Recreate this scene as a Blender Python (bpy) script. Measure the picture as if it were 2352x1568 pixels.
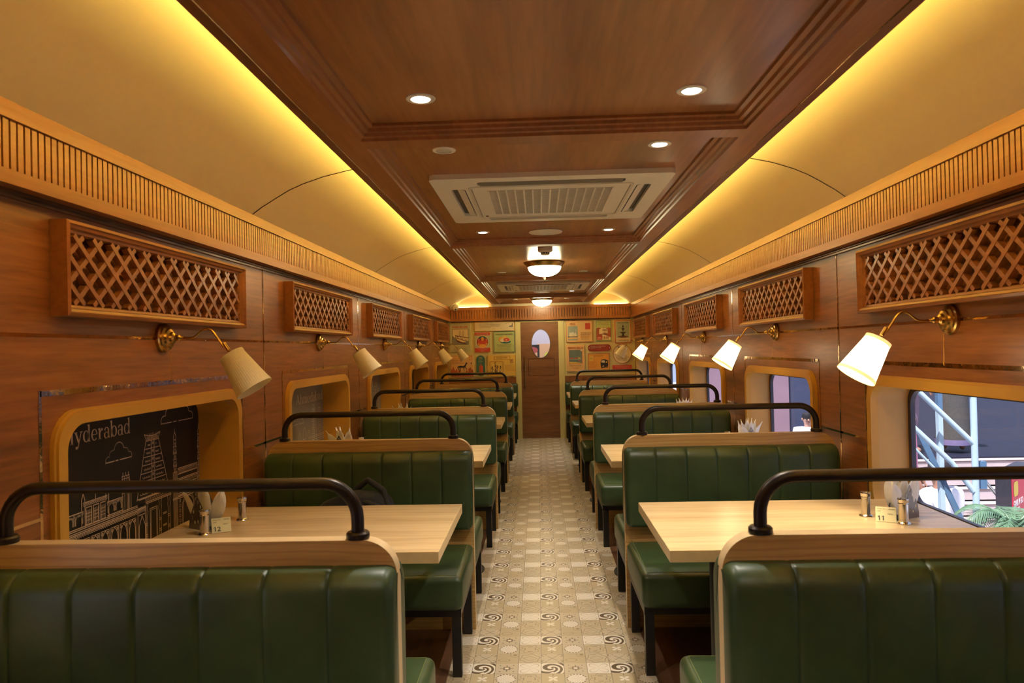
import bpy, bmesh, math, random
from mathutils import Vector, Matrix
from mathutils.geometry import tessellate_polygon
random.seed(7)
sc = bpy.context.scene
for o in list(bpy.data.objects): bpy.data.objects.remove(o)
COL = sc.collection
PI = math.pi

# ------------------------------------------------------------ camera, world, exposure
cd = bpy.data.cameras.new('camera'); cam = bpy.data.objects.new('camera', cd); COL.objects.link(cam)
_r = Vector((0.99906362, 0.03683472, -0.02269546)); _u = Vector((0.02309622, -0.01049088, 0.9996782)); _f = Vector((-0.03658477, 0.9992663, 0.0113318))
cam.matrix_world = Matrix(((_r.x, _u.x, -_f.x, 0), (_r.y, _u.y, -_f.y, 0), (_r.z, _u.z, -_f.z, 1.42), (0, 0, 0, 1)))
cd.sensor_width = 36; cd.lens = 25.12; cd.clip_start = 0.05; cd.clip_end = 200
cd.dof.use_dof = True; cd.dof.focus_distance = 5.5; cd.dof.aperture_fstop = 6.3
sc.camera = cam
w = bpy.data.worlds.new('daylight'); sc.world = w; w.use_nodes = True
bg = w.node_tree.nodes['Background']; bg.inputs[0].default_value = (0.62, 0.72, 1.0, 1); bg.inputs[1].default_value = 1.0
sc.view_settings.view_transform = 'Standard'; sc.view_settings.look = 'None'; sc.view_settings.gamma = 1
sc.view_settings.exposure = 0.0; sc.view_settings.use_curve_mapping = False
sd = bpy.data.lights.new('sun', 'SUN'); sd.energy = 9; sd.angle = 0.02; sd.color = (1, 0.93, 0.88)
so = bpy.data.objects.new('sun', sd); COL.objects.link(so); so.rotation_euler = Vector((.30, .38, -.87)).to_track_quat('-Z', 'Y').to_euler()
K_LED, K_DOWN, K_DOME, K_SCONCE = 118.0, 62.0, 34.0, 18.0
WARM = (1.0, 0.74, 0.34); LEDC = (1.0, 0.74, 0.20)

# ------------------------------------------------------------ materials
MATS = {}
def principled(name):
    m = bpy.data.materials.new(name); m.use_nodes = True
    return m, m.node_tree, m.node_tree.nodes['Principled BSDF']
def lk(t, a, b): t.links.new(a, b)
def flat(name, col, rough=.5, metal=0.0, var=.08, scale=30, emis=None, es=0, coat=0, spec=.5, bump=0):
    """procedural material: colour broken up by a noise texture"""
    if name in MATS: return MATS[name]
    m, t, p = principled(name); n = t.nodes
    tc = n.new('ShaderNodeTexCoord'); nz = n.new('ShaderNodeTexNoise'); nz.inputs['Scale'].default_value = scale; nz.inputs['Detail'].default_value = 4
    lk(t, tc.outputs['Object'], nz.inputs['Vector'])
    rp = n.new('ShaderNodeValToRGB'); e = rp.color_ramp.elements
    e[0].position = .3; e[1].position = .7
    e[0].color = (*[c * (1 - var) for c in col], 1); e[1].color = (*[min(1, c * (1 + var)) for c in col], 1)
    lk(t, nz.outputs[0], rp.inputs[0]); lk(t, rp.outputs[0], p.inputs['Base Color'])
    p.inputs['Roughness'].default_value = rough; p.inputs['Metallic'].default_value = metal
    p.inputs['Coat Weight'].default_value = coat; p.inputs['Specular IOR Level'].default_value = spec
    if bump:
        b = n.new('ShaderNodeBump'); b.inputs['Strength'].default_value = bump; b.inputs['Distance'].default_value = .002
        lk(t, nz.outputs[0], b.inputs['Height']); lk(t, b.outputs[0], p.inputs['Normal'])
    if emis: p.inputs['Emission Color'].default_value = (*emis, 1); p.inputs['Emission Strength'].default_value = es
    MATS[name] = m; return m
def wood(name, dark, light, axis='Y', rough=.35, grain=26, along=1.6, knots=.5, coat=.15, spec=.5, rings=0):
    if name in MATS: return MATS[name]
    m, t, p = principled(name); n = t.nodes
    tc = n.new('ShaderNodeTexCoord')
    def noise(sc_, detail, dist, stretch):
        mp = n.new('ShaderNodeMapping'); s = [stretch] * 3; s['XYZ'.index(axis)] = stretch * along / grain
        mp.inputs['Scale'].default_value = s; lk(t, tc.outputs['Object'], mp.inputs[0])
        z = n.new('ShaderNodeTexNoise'); z.inputs['Scale'].default_value = sc_; z.inputs['Detail'].default_value = detail; z.inputs['Distortion'].default_value = dist
        lk(t, mp.outputs[0], z.inputs['Vector']); return z.outputs[0]
    fine = noise(3.2, 6, .3, grain); big = noise(1.0, 3, 1.2, 5.0)
    mx = n.new('ShaderNodeMath'); mx.operation = 'MULTIPLY_ADD'; mx.inputs[1].default_value = .45; lk(t, fine, mx.inputs[0])
    m2 = n.new('ShaderNodeMath'); m2.operation = 'MULTIPLY'; m2.inputs[1].default_value = .55; lk(t, big, m2.inputs[0]); lk(t, m2.outputs[0], mx.inputs[2])
    rp = n.new('ShaderNodeValToRGB'); e = rp.color_ramp.elements; e[0].position = .36; e[1].position = .66
    e[0].color = (*dark, 1); e[1].color = (*light, 1); lk(t, mx.outputs[0], rp.inputs[0])
    col = rp.outputs[0]
    if rings:
        mp = n.new('ShaderNodeMapping'); s = [5.0] * 3; s['XYZ'.index(axis)] = .8; mp.inputs['Scale'].default_value = s; lk(t, tc.outputs['Object'], mp.inputs[0])
        wv = n.new('ShaderNodeTexWave'); wv.wave_type = 'RINGS'; wv.inputs['Scale'].default_value = 3.2; wv.inputs['Distortion'].default_value = 7; wv.inputs['Detail'].default_value = 3; wv.inputs['Detail Scale'].default_value = .8; lk(t, mp.outputs[0], wv.inputs[0])
        wr = n.new('ShaderNodeValToRGB'); we = wr.color_ramp.elements; we[0].position = .0; we[1].position = .35; we[0].color = (rings, rings, rings, 1); we[1].color = (0, 0, 0, 1); lk(t, wv.outputs[1], wr.inputs[0])
        mr = n.new('ShaderNodeMix'); mr.data_type = 'RGBA'; lk(t, wr.outputs[0], mr.inputs[0]); lk(t, col, mr.inputs[6]); mr.inputs[7].default_value = (*[c * .8 for c in dark], 1); col = mr.outputs[2]
    if knots:
        kz = noise(1.3, 5, 2.0, 3.1)
        kr = n.new('ShaderNodeValToRGB'); ke = kr.color_ramp.elements; ke[0].position = .60; ke[1].position = .72; ke[0].color = (0, 0, 0, 1); ke[1].color = (knots, knots, knots, 1)
        lk(t, kz, kr.inputs[0])
        mixn = n.new('ShaderNodeMix'); mixn.data_type = 'RGBA'; lk(t, kr.outputs[0], mixn.inputs[0]); lk(t, col, mixn.inputs[6]); mixn.inputs[7].default_value = (*[c * .45 for c in dark], 1)
        col = mixn.outputs[2]
    lk(t, col, p.inputs['Base Color'])
    p.inputs['Roughness'].default_value = rough; p.inputs['Coat Weight'].default_value = coat; p.inputs['Coat Roughness'].default_value = .2; p.inputs['Specular IOR Level'].default_value = spec
    b = n.new('ShaderNodeBump'); b.inputs['Strength'].default_value = .12; b.inputs['Distance'].default_value = .0015
    lk(t, fine, b.inputs['Height']); lk(t, b.outputs[0], p.inputs['Normal'])
    MATS[name] = m; return m
def glow(name, col, s):
    if name in MATS: return MATS[name]
    m = bpy.data.materials.new(name); m.use_nodes = True; t = m.node_tree; t.nodes.clear()
    e = t.nodes.new('ShaderNodeEmission'); e.inputs[0].default_value = (*col, 1); e.inputs[1].default_value = s
    o = t.nodes.new('ShaderNodeOutputMaterial'); lk(t, e.outputs[0], o.inputs[0]); MATS[name] = m; return m
def glass(name, tint=(.93, .95, 1.0), gl=.08):
    if name in MATS: return MATS[name]
    m = bpy.data.materials.new(name); m.use_nodes = True; t = m.node_tree; t.nodes.clear()
    a = t.nodes.new('ShaderNodeBsdfTransparent'); a.inputs[0].default_value = (*tint, 1)
    g = t.nodes.new('ShaderNodeBsdfGlossy'); g.inputs['Roughness'].default_value = .03
    mx = t.nodes.new('ShaderNodeMixShader'); mx.inputs[0].default_value = gl
    o = t.nodes.new('ShaderNodeOutputMaterial'); lk(t, a.outputs[0], mx.inputs[1]); lk(t, g.outputs[0], mx.inputs[2]); lk(t, mx.outputs[0], o.inputs[0]); MATS[name] = m; return m

M_WALL = wood('walnut_laminate', (.155, .052, .013), (.37, .138, .038), 'Y', .36, 20, 1.4, .75)
M_CEIL = wood('ceiling_veneer', (.27, .105, .032), (.45, .190, .062), 'Y', .30, 16, 1.2, .5, .3)
M_TRIMW = wood('teak_trim', (.25, .082, .015), (.38, .137, .028), 'Y', .36, 22, 1.2, 0)
M_BEAM = wood('beam_wood', (.25, .092, .028), (.40, .16, .050), 'Y', .34, 22, 1.2, 0)
M_LAT = wood('lattice_wood', (.21, .072, .017), (.32, .116, .029), 'Y', .4, 22, 1.2, 0)
M_OAK = wood('oak_panel', (.46, .27, .090), (.70, .46, .175), 'X', .38, 20, 1.3, .12, rings=.55)
M_OAKE = flat('oak_edge_band', (.70, .52, .28), .35, var=.06)
M_TABLE = wood('table_laminate', (.52, .365, .185), (.70, .53, .30), 'X', .26, 24, 1.0, .12, .25, rings=.3)
M_TABE = flat('table_edge_band', (.74, .56, .30), .35, var=.05)
M_CREAM = flat('cream_ceiling_board', (.77, .63, .37), .55, var=.015, scale=3)
M_OCHRE = flat('ochre_paint', (.60, .33, .05), .4, var=.03, scale=8)
M_GWALL = flat('mustard_green_paint', (.72, .61, .25), .5, var=.03, scale=6)
M_BLACK = flat('black_steel', (.012, .011, .011), .42, var=.1)
M_RAIL = flat('bronze_black_rail', (.030, .022, .018), .36, .6, var=.1)
M_BRASS = flat('antique_brass', (.52, .34, .11), .26, 1.0, var=.12, scale=12)
M_STRIP = flat('polished_brass_inlay', (.60, .44, .27), .09, 1.0, var=.15, scale=14, bump=1.0)
M_STEEL = flat('steel', (.62, .58, .52), .16, 1.0, var=.05)
M_WHITE = flat('white_plastic', (.88, .85, .72), .42, var=.02)
M_WHITE2 = flat('off_white_grille', (.74, .70, .58), .5, var=.02)
M_DARKP = flat('dark_plastic', (.03, .03, .032), .4)
M_NAPK = flat('napkin_paper', (.93, .90, .82), .8, var=.04, scale=60)
M_GASK = flat('window_gasket', (.06, .055, .075), .35, .3)
M_GLASS = glass('window_glass')

def leather():
    m, t, p = principled('green_leather'); n = t.nodes
    tc = n.new('ShaderNodeTexCoord'); z = n.new('ShaderNodeTexNoise'); z.inputs['Scale'].default_value = 5; z.inputs['Detail'].default_value = 5
    lk(t, tc.outputs['Object'], z.inputs['Vector'])
    rp = n.new('ShaderNodeValToRGB'); e = rp.color_ramp.elements; e[0].position = .35; e[1].position = .7; e[0].color = (.025, .048, .018, 1); e[1].color = (.043, .080, .030, 1)
    lk(t, z.outputs[0], rp.inputs[0]); lk(t, rp.outputs[0], p.inputs['Base Color'])
    v = n.new('ShaderNodeTexVoronoi'); v.inputs['Scale'].default_value = 420; lk(t, tc.outputs['Object'], v.inputs['Vector'])
    b = n.new('ShaderNodeBump'); b.inputs['Strength'].default_value = .10; b.inputs['Distance'].default_value = .001; lk(t, v.outputs[0], b.inputs['Height']); lk(t, b.outputs[0], p.inputs['Normal'])
    p.inputs['Roughness'].default_value = .40; p.inputs['Specular IOR Level'].default_value = .5; p.inputs['Sheen Weight'].default_value = .0
    return m
M_LEA = leather()
M_STITCH = flat('stitching_thread', (.16, .20, .06), .6)

class NB:
    """tiny helper for math nodes"""
    def __init__(s, t): s.t = t
    def m(s, op, a, b=None, c=None):
        n = s.t.nodes.new('ShaderNodeMath'); n.operation = op
        for i, v in enumerate((a, b, c)):
            if v is None: continue
            if isinstance(v, (int, float)): n.inputs[i].default_value = v
            else: s.t.links.new(v, n.inputs[i])
        return n.outputs[0]
def tile_material():
    m, t, p = principled('patterned_floor_tile'); B = NB(t); M = B.m
    g = t.nodes.new('ShaderNodeTexCoord'); sp = t.nodes.new('ShaderNodeSeparateXYZ'); lk(t, g.outputs['Object'], sp.inputs[0])
    T = .102
    u = M('DIVIDE', M('SUBTRACT', sp.outputs[0], -.3263), T); v = M('DIVIDE', M('SUBTRACT', sp.outputs[1], 3.1462), T)
    fx = M('SUBTRACT', M('FRACT', u), .5); fy = M('SUBTRACT', M('FRACT', v), .5)
    iu = M('FLOORED_MODULO', M('FLOOR', u), 3); iv = M('FLOORED_MODULO', M('FLOOR', v), 3)
    ax = M('ABSOLUTE', fx); ay = M('ABSOLUTE', fy)
    r = M('SQRT', M('ADD', M('MULTIPLY', fx, fx), M('MULTIPLY', fy, fy))); th = M('ARCTAN2', fy, fx)
    lt = lambda a, b: M('LESS_THAN', a, b); gt = lambda a, b: M('GREATER_THAN', a, b)
    AND = lambda a, b: M('MULTIPLY', a, b); OR = lambda a, b: M('MAXIMUM', a, b)
    near = lambda a, b, e: M('COMPARE', a, b, e)
    sn = lambda k, ph=0: M('SINE', M('MULTIPLY_ADD', th, float(k), ph))
    cell = lambda i, j: AND(near(iu, i, .3), near(iv, j, .3))
    dark, light, tan = [], [], []
    def add(i, j, d=None, l=None, tn=0):
        c = cell(i, j)
        if d is not None: dark.append(AND(c, d))
        if l is not None: light.append(AND(c, l))
        if tn: tan.append(M('MULTIPLY', c, tn))
    # scroll tile (dark)
    wv = M('SINE', M('ADD', M('MULTIPLY', r, 22), M('ADD', M('MULTIPLY', th, 2), M('MULTIPLY', fx, 7))))
    scr = OR(gt(wv, .05), gt(M('ADD', M('MULTIPLY', ax, -1), M('MULTIPLY', fy, -1)), .34))
    c0 = cell(0, 0); dark.append(M('MULTIPLY', AND(c0, M('SUBTRACT', 1, scr)), 1.35)); light.append(AND(c0, scr))
    # cross tile
    crs = OR(AND(lt(ay, .025), lt(ax, .30)), AND(lt(ax, .025), lt(ay, .30)))
    crs = AND(crs, gt(r, .10)); sq = near(M('MAXIMUM', ax, ay), .12, .03)
    dts = near(r, .42, .03); dts = AND(dts, gt(M('ABSOLUTE', sn(2)), .985))
    add(1, 0, M('MULTIPLY', OR(OR(crs, sq), dts), .75), lt(r, .07), .35)
    # pale petal tile
    pet = near(r, M('MULTIPLY', M('ABSOLUTE', sn(2)), .52), .022)
    add(2, 0, M('MULTIPLY', pet, .25), M('SUBTRACT', 1, pet), 0)
    # tan flower (row 2)
    fl = lt(r, M('MULTIPLY', M('ABSOLUTE', sn(2)), .26)); add(0, 2, M('MULTIPLY', near(ax, .0, .02), M('MULTIPLY', near(ay, .36, .08), .6)), fl, 1.0)
    # rosette
    sc_ = AND(near(r, .405, .035), gt(sn(18), 0)); ray = AND(lt(r, .36), gt(sn(16), .55))
    add(1, 2, M('MULTIPLY', OR(M('MULTIPLY', ray, .22), sc_), .9), lt(r, .42), .45)
    # dots ring
    add(2, 2, M('MULTIPLY', OR(AND(near(r, .25, .03), gt(sn(4, 1.6), -.2)), near(r, M('MULTIPLY_ADD', sn(8), .05, .40), .018)), .5), None, .7)
    # curls (row 1)
    cr = M('SQRT', M('ADD', M('POWER', M('SUBTRACT', ax, .36), 2), M('POWER', M('SUBTRACT', ay, .30), 2)))
    add(0, 1, M('MULTIPLY', OR(AND(near(cr, .11, .022), gt(M('ADD', ax, ay), .55)), AND(near(ax, ay, .025), lt(r, .3))), .6), None, .45)
    # leaf
    lf = M('SQRT', M('ADD', M('POWER', M('ADD', fx, .15), 2), M('POWER', M('MULTIPLY', M('ADD', fy, .18), 1.7), 2)))
    bl = M('SQRT', M('ADD', M('POWER', M('SUBTRACT', fx, .33), 2), M('POWER', M('SUBTRACT', fy, .36), 2)))
    add(1, 1, M('MULTIPLY', OR(OR(near(lf, .25, .02), lt(bl, .09)), near(bl, .22, .015)), .5), None, .9)
    # diamond / ogee
    add(2, 1, M('MULTIPLY', OR(near(M('ADD', ax, M('MULTIPLY', ay, 1.3)), .30, .022), near(r, M('MULTIPLY_ADD', sn(6), .04, .42), .02)), .5), None, .55)
    def acc(l):
        s = l[0]
        for k in l[1:]: s = M('ADD', s, k)
        return s
    D, L, Tn = acc(dark), acc(light), acc(tan)
    edge = M('MAXIMUM', M('MULTIPLY', gt(ax, .485), .75), M('MULTIPLY', gt(ay, .488), .35))
    def mix(f, a, b):
        x = t.nodes.new('ShaderNodeMix'); x.data_type = 'RGBA'; x.clamp_factor = True; lk(t, f, x.inputs[0])
        for q, val in ((6, a), (7, b)):
            if isinstance(val, tuple): x.inputs[q].default_value = (*val, 1)
            else: lk(t, val, x.inputs[q])
        return x.outputs[2]
    c = mix(Tn, (.60, .51, .37), (.50, .40, .24)); c = mix(M('MULTIPLY', L, .8), c, (.82, .75, .63))
    c = mix(M('MULTIPLY', D, 1.05), c, (.13, .085, .045)); c = mix(edge, c, (.20, .16, .10))
    lk(t, c, p.inputs['Base Color']); p.inputs['Roughness'].default_value = .30; p.inputs['Specular IOR Level'].default_value = .4
    return m
M_TILE = tile_material()
M_FLW = wood('floor_wood_vinyl', (.10, .045, .022), (.20, .095, .048), 'Y', .4, 16, 1.2, .3)

# ------------------------------------------------------------ mesh helpers
class G:
    def __init__(s): s.v, s.f, s.mi, s.ms = [], [], [], []
    def mat(s, m):
        if m not in s.ms: s.ms.append(m)
        return s.ms.index(m)
    def add(s, vs, fs, m):
        k = len(s.v); s.v += [tuple(a) for a in vs]; i = s.mat(m)
        for q in fs: s.f.append([k + j for j in q]); s.mi.append(i)
    def box(s, x0, x1, y0, y1, z0, z1, m):
        vs = [(x, y, z) for x in (x0, x1) for y in (y0, y1) for z in (z0, z1)]
        s.add(vs, [(0, 1, 3, 2), (4, 6, 7, 5), (0, 4, 5, 1), (2, 3, 7, 6), (0, 2, 6, 4), (1, 5, 7, 3)], m)
    def obox(s, c, ax, m):
        """oriented box: centre, three half-axis vectors"""
        c = Vector(c); a, b, d = [Vector(q) for q in ax]
        vs = [c + i * a + j * b + k * d for i in (-1, 1) for j in (-1, 1) for k in (-1, 1)]
        s.add(vs, [(0, 1, 3, 2), (4, 6, 7, 5), (0, 4, 5, 1), (2, 3, 7, 6), (0, 2, 6, 4), (1, 5, 7, 3)], m)
    def bar(s, p, q, w_, d_, m, up=(0, 0, 1)):
        p, q = Vector(p), Vector(q); t = q - p; L = t.length
        if L < 1e-6: return
        t.normalize(); n = Vector(up); n = (n - t * n.dot(t)).normalized(); b = t.cross(n)
        s.obox((p + q) / 2, (t * L / 2, b * w_ / 2, n * d_ / 2), m)
    def rbox(s, x0, x1, y0, y1, z0, z1, b, m, seg=3):
        bm = bmesh.new(); bmesh.ops.create_cube(bm, size=1)
        for v in bm.verts: v.co = Vector(((x0 + x1) / 2 + v.co.x * (x1 - x0), (y0 + y1) / 2 + v.co.y * (y1 - y0), (z0 + z1) / 2 + v.co.z * (z1 - z0)))
        bmesh.ops.bevel(bm, geom=list(bm.edges), offset=b, segments=seg, profile=.5, affect='EDGES')
        bm.verts.index_update(); s.add([v.co[:] for v in bm.verts], [[v.index for v in f.verts] for f in bm.faces], m); bm.free()
    def tube(s, pts, r, m, n=12, cap=True):
        pts = [Vector(p) for p in pts]; rs = r if isinstance(r, (list, tuple)) else [r] * len(pts); k = len(pts); vs = []
        t0 = (pts[1] - pts[0]).normalized(); up = Vector((0, 0, 1)) if abs(t0.z) < .9 else Vector((1, 0, 0)); nrm = (up - t0 * up.dot(t0)).normalized()
        for i, p in enumerate(pts):
            t = ((pts[min(i + 1, k - 1)] - p).normalized() + (p - pts[max(i - 1, 0)]).normalized()).normalized()
            nrm = (nrm - t * nrm.dot(t)).normalized(); b = t.cross(nrm)
            for j in range(n): a = 2 * PI * j / n; vs.append(p + (nrm * math.cos(a) + b * math.sin(a)) * rs[i])
        fs = [(i * n + j, i * n + (j + 1) % n, (i + 1) * n + (j + 1) % n, (i + 1) * n + j) for i in range(k - 1) for j in range(n)]
        if cap: fs += [tuple(range(n))[::-1], tuple((k - 1) * n + j for j in range(n))]
        s.add(vs, fs, m)
    def lathe(s, prof, m, o=(0, 0, 0), axis=(0, 0, 1), n=24, cap=True, jag=0):
        """prof: (radius, height) list"""
        o = Vector(o); a = Vector(axis).normalized(); e = Vector((1, 0, 0)) if abs(a.x) < .9 else Vector((0, 1, 0)); e = (e - a * e.dot(a)).normalized(); b = a.cross(e); vs = []
        for (r, h) in prof:
            for j in range(n):
                t = 2 * PI * j / n; rr = r * (1 + (jag if j % 2 else -jag)); vs.append(o + a * h + (e * math.cos(t) + b * math.sin(t)) * rr)
        k = len(prof); fs = [(i * n + j, i * n + (j + 1) % n, (i + 1) * n + (j + 1) % n, (i + 1) * n + j) for i in range(k - 1) for j in range(n)]
        if cap: fs += [tuple(range(n))[::-1], tuple((k - 1) * n + j for j in range(n))]
        s.add(vs, fs, m)
    def prism(s, loops, fn, d0, d1, m, mside=None):
        """2D polygon with holes (first loop outer), fn(u,v,d)->xyz, extruded d0..d1"""
        tris = tessellate_polygon([[Vector((a, b, 0)) for a, b in l] for l in loops]); flatp = [p for l in loops for p in l]; N = len(flatp)
        vs = [fn(a, b, d0) for a, b in flatp] + [fn(a, b, d1) for a, b in flatp]
        s.add(vs, [tuple(t) for t in tris] + [tuple(i + N for i in t)[::-1] for t in tris], m)
        fs = []; k = 0
        for l in loops:
            n = len(l); fs += [(k + i, k + (i + 1) % n, N + k + (i + 1) % n, N + k + i) for i in range(n)]; k += n
        s.add(vs, fs, mside or m)
    def flatpoly(s, loops, fn, d, m):
        tris = tessellate_polygon([[Vector((a, b, 0)) for a, b in l] for l in loops]); P = [p for l in loops for p in l]
        s.add([fn(a, b, d) for a, b in P], [tuple(t) for t in tris], m)
    def line(s, pts, w_, fn, d, m):
        for (a, b) in zip(pts[:-1], pts[1:]):
            dx, dy = b[0] - a[0], b[1] - a[1]; L = math.hypot(dx, dy)
            if L < 1e-7: continue
            nx, ny = -dy / L * w_ / 2, dx / L * w_ / 2; ex, ey = dx / L * w_ * .35, dy / L * w_ * .35
            q = [(a[0] - ex + nx, a[1] - ey + ny), (b[0] + ex + nx, b[1] + ey + ny), (b[0] + ex - nx, b[1] + ey - ny), (a[0] - ex - nx, a[1] - ey - ny)]
            s.add([fn(x, y, d) for x, y in q], [(0, 1, 2, 3)], m)
    def build(s, name, parent=None, smooth=True, recalc=True):
        me = bpy.data.meshes.new(name); me.from_pydata(s.v, [], s.f); ok = len(me.polygons) == len(s.mi)
        for m in s.ms: me.materials.append(m)
        if ok: me.polygons.foreach_set('material_index', s.mi)
        if recalc:
            bm = bmesh.new(); bm.from_mesh(me); bmesh.ops.recalc_face_normals(bm, faces=bm.faces); bm.to_mesh(me); bm.free()
        if smooth:
            me.polygons.foreach_set('use_smooth', [True] * len(me.polygons)); me.set_sharp_from_angle(angle=math.radians(35))
        me.update(); o = bpy.data.objects.new(name, me); COL.objects.link(o)
        if parent: o.parent = parent
        return o
def tag(o, label=None, cat=None, group=None, kind=None):
    if label: o['label'] = label
    if cat: o['category'] = cat
    if group: o['group'] = group
    if kind: o['kind'] = kind
    return o
def struct(o, label=None): o['kind'] = 'structure'; o['category'] = o.name.split('.')[0].split('_')[0]; 
def st(g, name, label, cat, parent=None, **k):
    o = g.build(name, parent, **k)
    if not parent: tag(o, label, cat, None, 'structure')
    return o
def empty(name, loc, label, cat, group=None, kind=None):
    o = bpy.data.objects.new(name, None); COL.objects.link(o); o.location = loc; o.empty_display_size = .1
    return tag(o, label, cat, group, kind)
def copy_tree(o, parent=None):
    c = o.copy(); COL.objects.link(c)
    if parent: c.parent = parent
    for ch in [q for q in bpy.data.objects if q.parent == o]: copy_tree(ch, c)
    return c
def rrect(u0, u1, v0, v1, r, n=6):
    P = []
    for cx, cy, a0 in ((u1 - r, v1 - r, 0), (u0 + r, v1 - r, 90), (u0 + r, v0 + r, 180), (u1 - r, v0 + r, 270)):
        for i in range(n + 1): a = math.radians(a0 + 90 * i / n); P.append((cx + r * math.cos(a), cy + r * math.sin(a)))
    return P
def ell(cx, cy, rx, ry, n=24, a0=0, a1=360):
    full = abs(a1 - a0) >= 360
    return [(cx + rx * math.cos(math.radians(a0 + (a1 - a0) * i / n)), cy + ry * math.sin(math.radians(a0 + (a1 - a0) * i / n))) for i in range(n if full else n + 1)]
def text_obj(name, s, size, mat, org, right, up, parent=None, align='LEFT', ext=.0006, xs=1.0, off=0.0):
    c = bpy.data.curves.new(name, 'FONT'); c.body = s; c.size = size; c.align_x = align; c.extrude = ext; c.offset = off; c.resolution_u = 2
    o = bpy.data.objects.new(name, c); COL.objects.link(o)
    dg = bpy.context.evaluated_depsgraph_get(); me = bpy.data.meshes.new_from_object(o.evaluated_get(dg)); bpy.data.objects.remove(o)
    R = Vector(right).normalized(); U = Vector(up).normalized(); Nn = R.cross(U); O = Vector(org)
    for v in me.vertices: p = v.co.copy(); v.co = O + R * (p.x * xs) + U * p.y + Nn * p.z
    me.materials.clear(); me.materials.append(mat); me.name = name
    ob = bpy.data.objects.new(name, me); COL.objects.link(ob)
    if parent: ob.parent = parent
    return ob

# ------------------------------------------------------------ main dimensions
XL, XR, YB, YF = -1.44, 1.53, 11.39, -1.7
SEAM = [-.25, 1.725, 3.70, 5.675, 7.65, 9.625]          # bay seams
BAYC = [.74, 2.71, 4.66, 6.61, 8.55, 10.50]             # bay centres (windows, lattices, lamps)
Z_C = 2.107
def wallfn(side):                                        # u = y, v = z, d = distance from wall into the room
    return (lambda u, v, d: (XL + d, u, v)) if side == 'left' else (lambda u, v, d: (XR - d, u, v))

# ---- floor
g = G(); g.add([(-.43, YF, 0), (.475, YF, 0), (.475, YB + .05, 0), (-.43, YB + .05, 0)], [(0, 1, 2, 3)], M_TILE)
for a, b in ((XL - .05, -.43), (.475, XR + .05)): g.add([(a, YF, 0), (b, YF, 0), (b, YB + .05, 0), (a, YB + .05, 0)], [(0, 1, 2, 3)], M_FLW)
g.box(XL - .05, XR + .05, YF, YB + .05, -.05, -.002, M_FLW)
st(g, 'floor', 'patterned tile aisle floor with dark wood strips under the seats', 'floor', smooth=False, recalc=False)

# ---- side walls with window openings
for side in ('left', 'right'):
    fn = wallfn(side); g = G()
    def pan(y0, y1, z0, z1):
        a = fn(y0, z0, 0); b = fn(y1, z1, -.02); g.box(min(a[0], b[0]), max(a[0], b[0]), y0, y1, z0, z1, M_WALL)
    pan(YF, YB + .02, -.02, .64); pan(YF, YB + .02, 1.245, 2.4)
    ys = [YF]
    for c in BAYC: ys += [c - .62, c + .62]
    ys.append(YB + .02)
    for i in range(0, len(ys), 2): pan(ys[i], ys[i + 1], .64, 1.245)
    st(g, 'wall_' + side, side + ' wall of walnut laminate', 'wall', smooth=False)
# ---- cornice with louvres (per side)
def cornice(fn, u0, u1, name, label, pitch=.027, flip=1):
    g = G()
    def bx(a, b, z0, z1, d0, d1, m):
        P = [fn(u, z, d) for u in (a, b) for z in (z0, z1) for d in (d0, d1)]
        xs, ys, zs = zip(*P); g.box(min(xs), max(xs), min(ys), max(ys), min(zs), max(zs), m)
    bx(u0, u1, 2.06, Z_C, 0, .062, M_TRIMW); bx(u0, u1, 1.886, 1.925, 0, .062, M_TRIMW)
    bx(u0, u1, 1.92, 2.065, 0, .030, M_CEIL)
    k = int((u1 - u0) / pitch)
    for i in range(k): a = u0 + i * pitch + .003; bx(a, a + pitch * .72, 1.924, 2.061, .028, .054, M_TRIMW)
    o = st(g, name, label, 'trim', smooth=False)
    g = G(); 
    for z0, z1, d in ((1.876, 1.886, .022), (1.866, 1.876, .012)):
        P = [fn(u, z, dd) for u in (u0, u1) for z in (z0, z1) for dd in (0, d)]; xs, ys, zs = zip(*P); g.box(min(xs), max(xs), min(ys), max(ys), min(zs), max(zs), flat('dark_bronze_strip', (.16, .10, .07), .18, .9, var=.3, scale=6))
    g.build('metal_strip', o, smooth=False)  # dark metal strip below the cornice board
cornice(wallfn('left'), YF, YB, 'trim_1', 'slatted teak cornice along the left wall')
cornice(wallfn('right'), YF, YB, 'trim_2', 'slatted teak cornice along the right wall')
cornice(lambda u, v, d: (u, YB - d, v), XL + .062, XR - .062, 'trim_3', 'slatted teak cornice across the end wall', .042)
# ---- brass inlay strips
def strips(side, name, label):
    fn = wallfn(side); g = G(); W = .012
    def s_(y0, y1, z0, z1):
        P = [fn(y0, z0, -.001), fn(y1, z1, .0015)]; g.box(min(P[0][0], P[1][0]), max(P[0][0], P[1][0]), y0, y1, z0, z1, M_STRIP)
    s_(YF, YB, 1.487, 1.498)
    for y in SEAM: s_(y - W / 2 + .0, y + W / 2, 0, 1.866)
    for c in BAYC:
        s_(c - .70, c + .70, 1.314, 1.331)
        for e in (-.706, .694): s_(c + e, c + e + W, .0, 1.331)
        s_(c - .985, c - .706, .958, .968); s_(c + .706, c + .985, .958, .968)
    st(g, name, label, 'trim', smooth=False)
strips('left', 'trim_4', 'polished brass inlay lines on the left wall'); strips('right', 'trim_5', 'polished brass inlay lines on the right wall')

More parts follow.
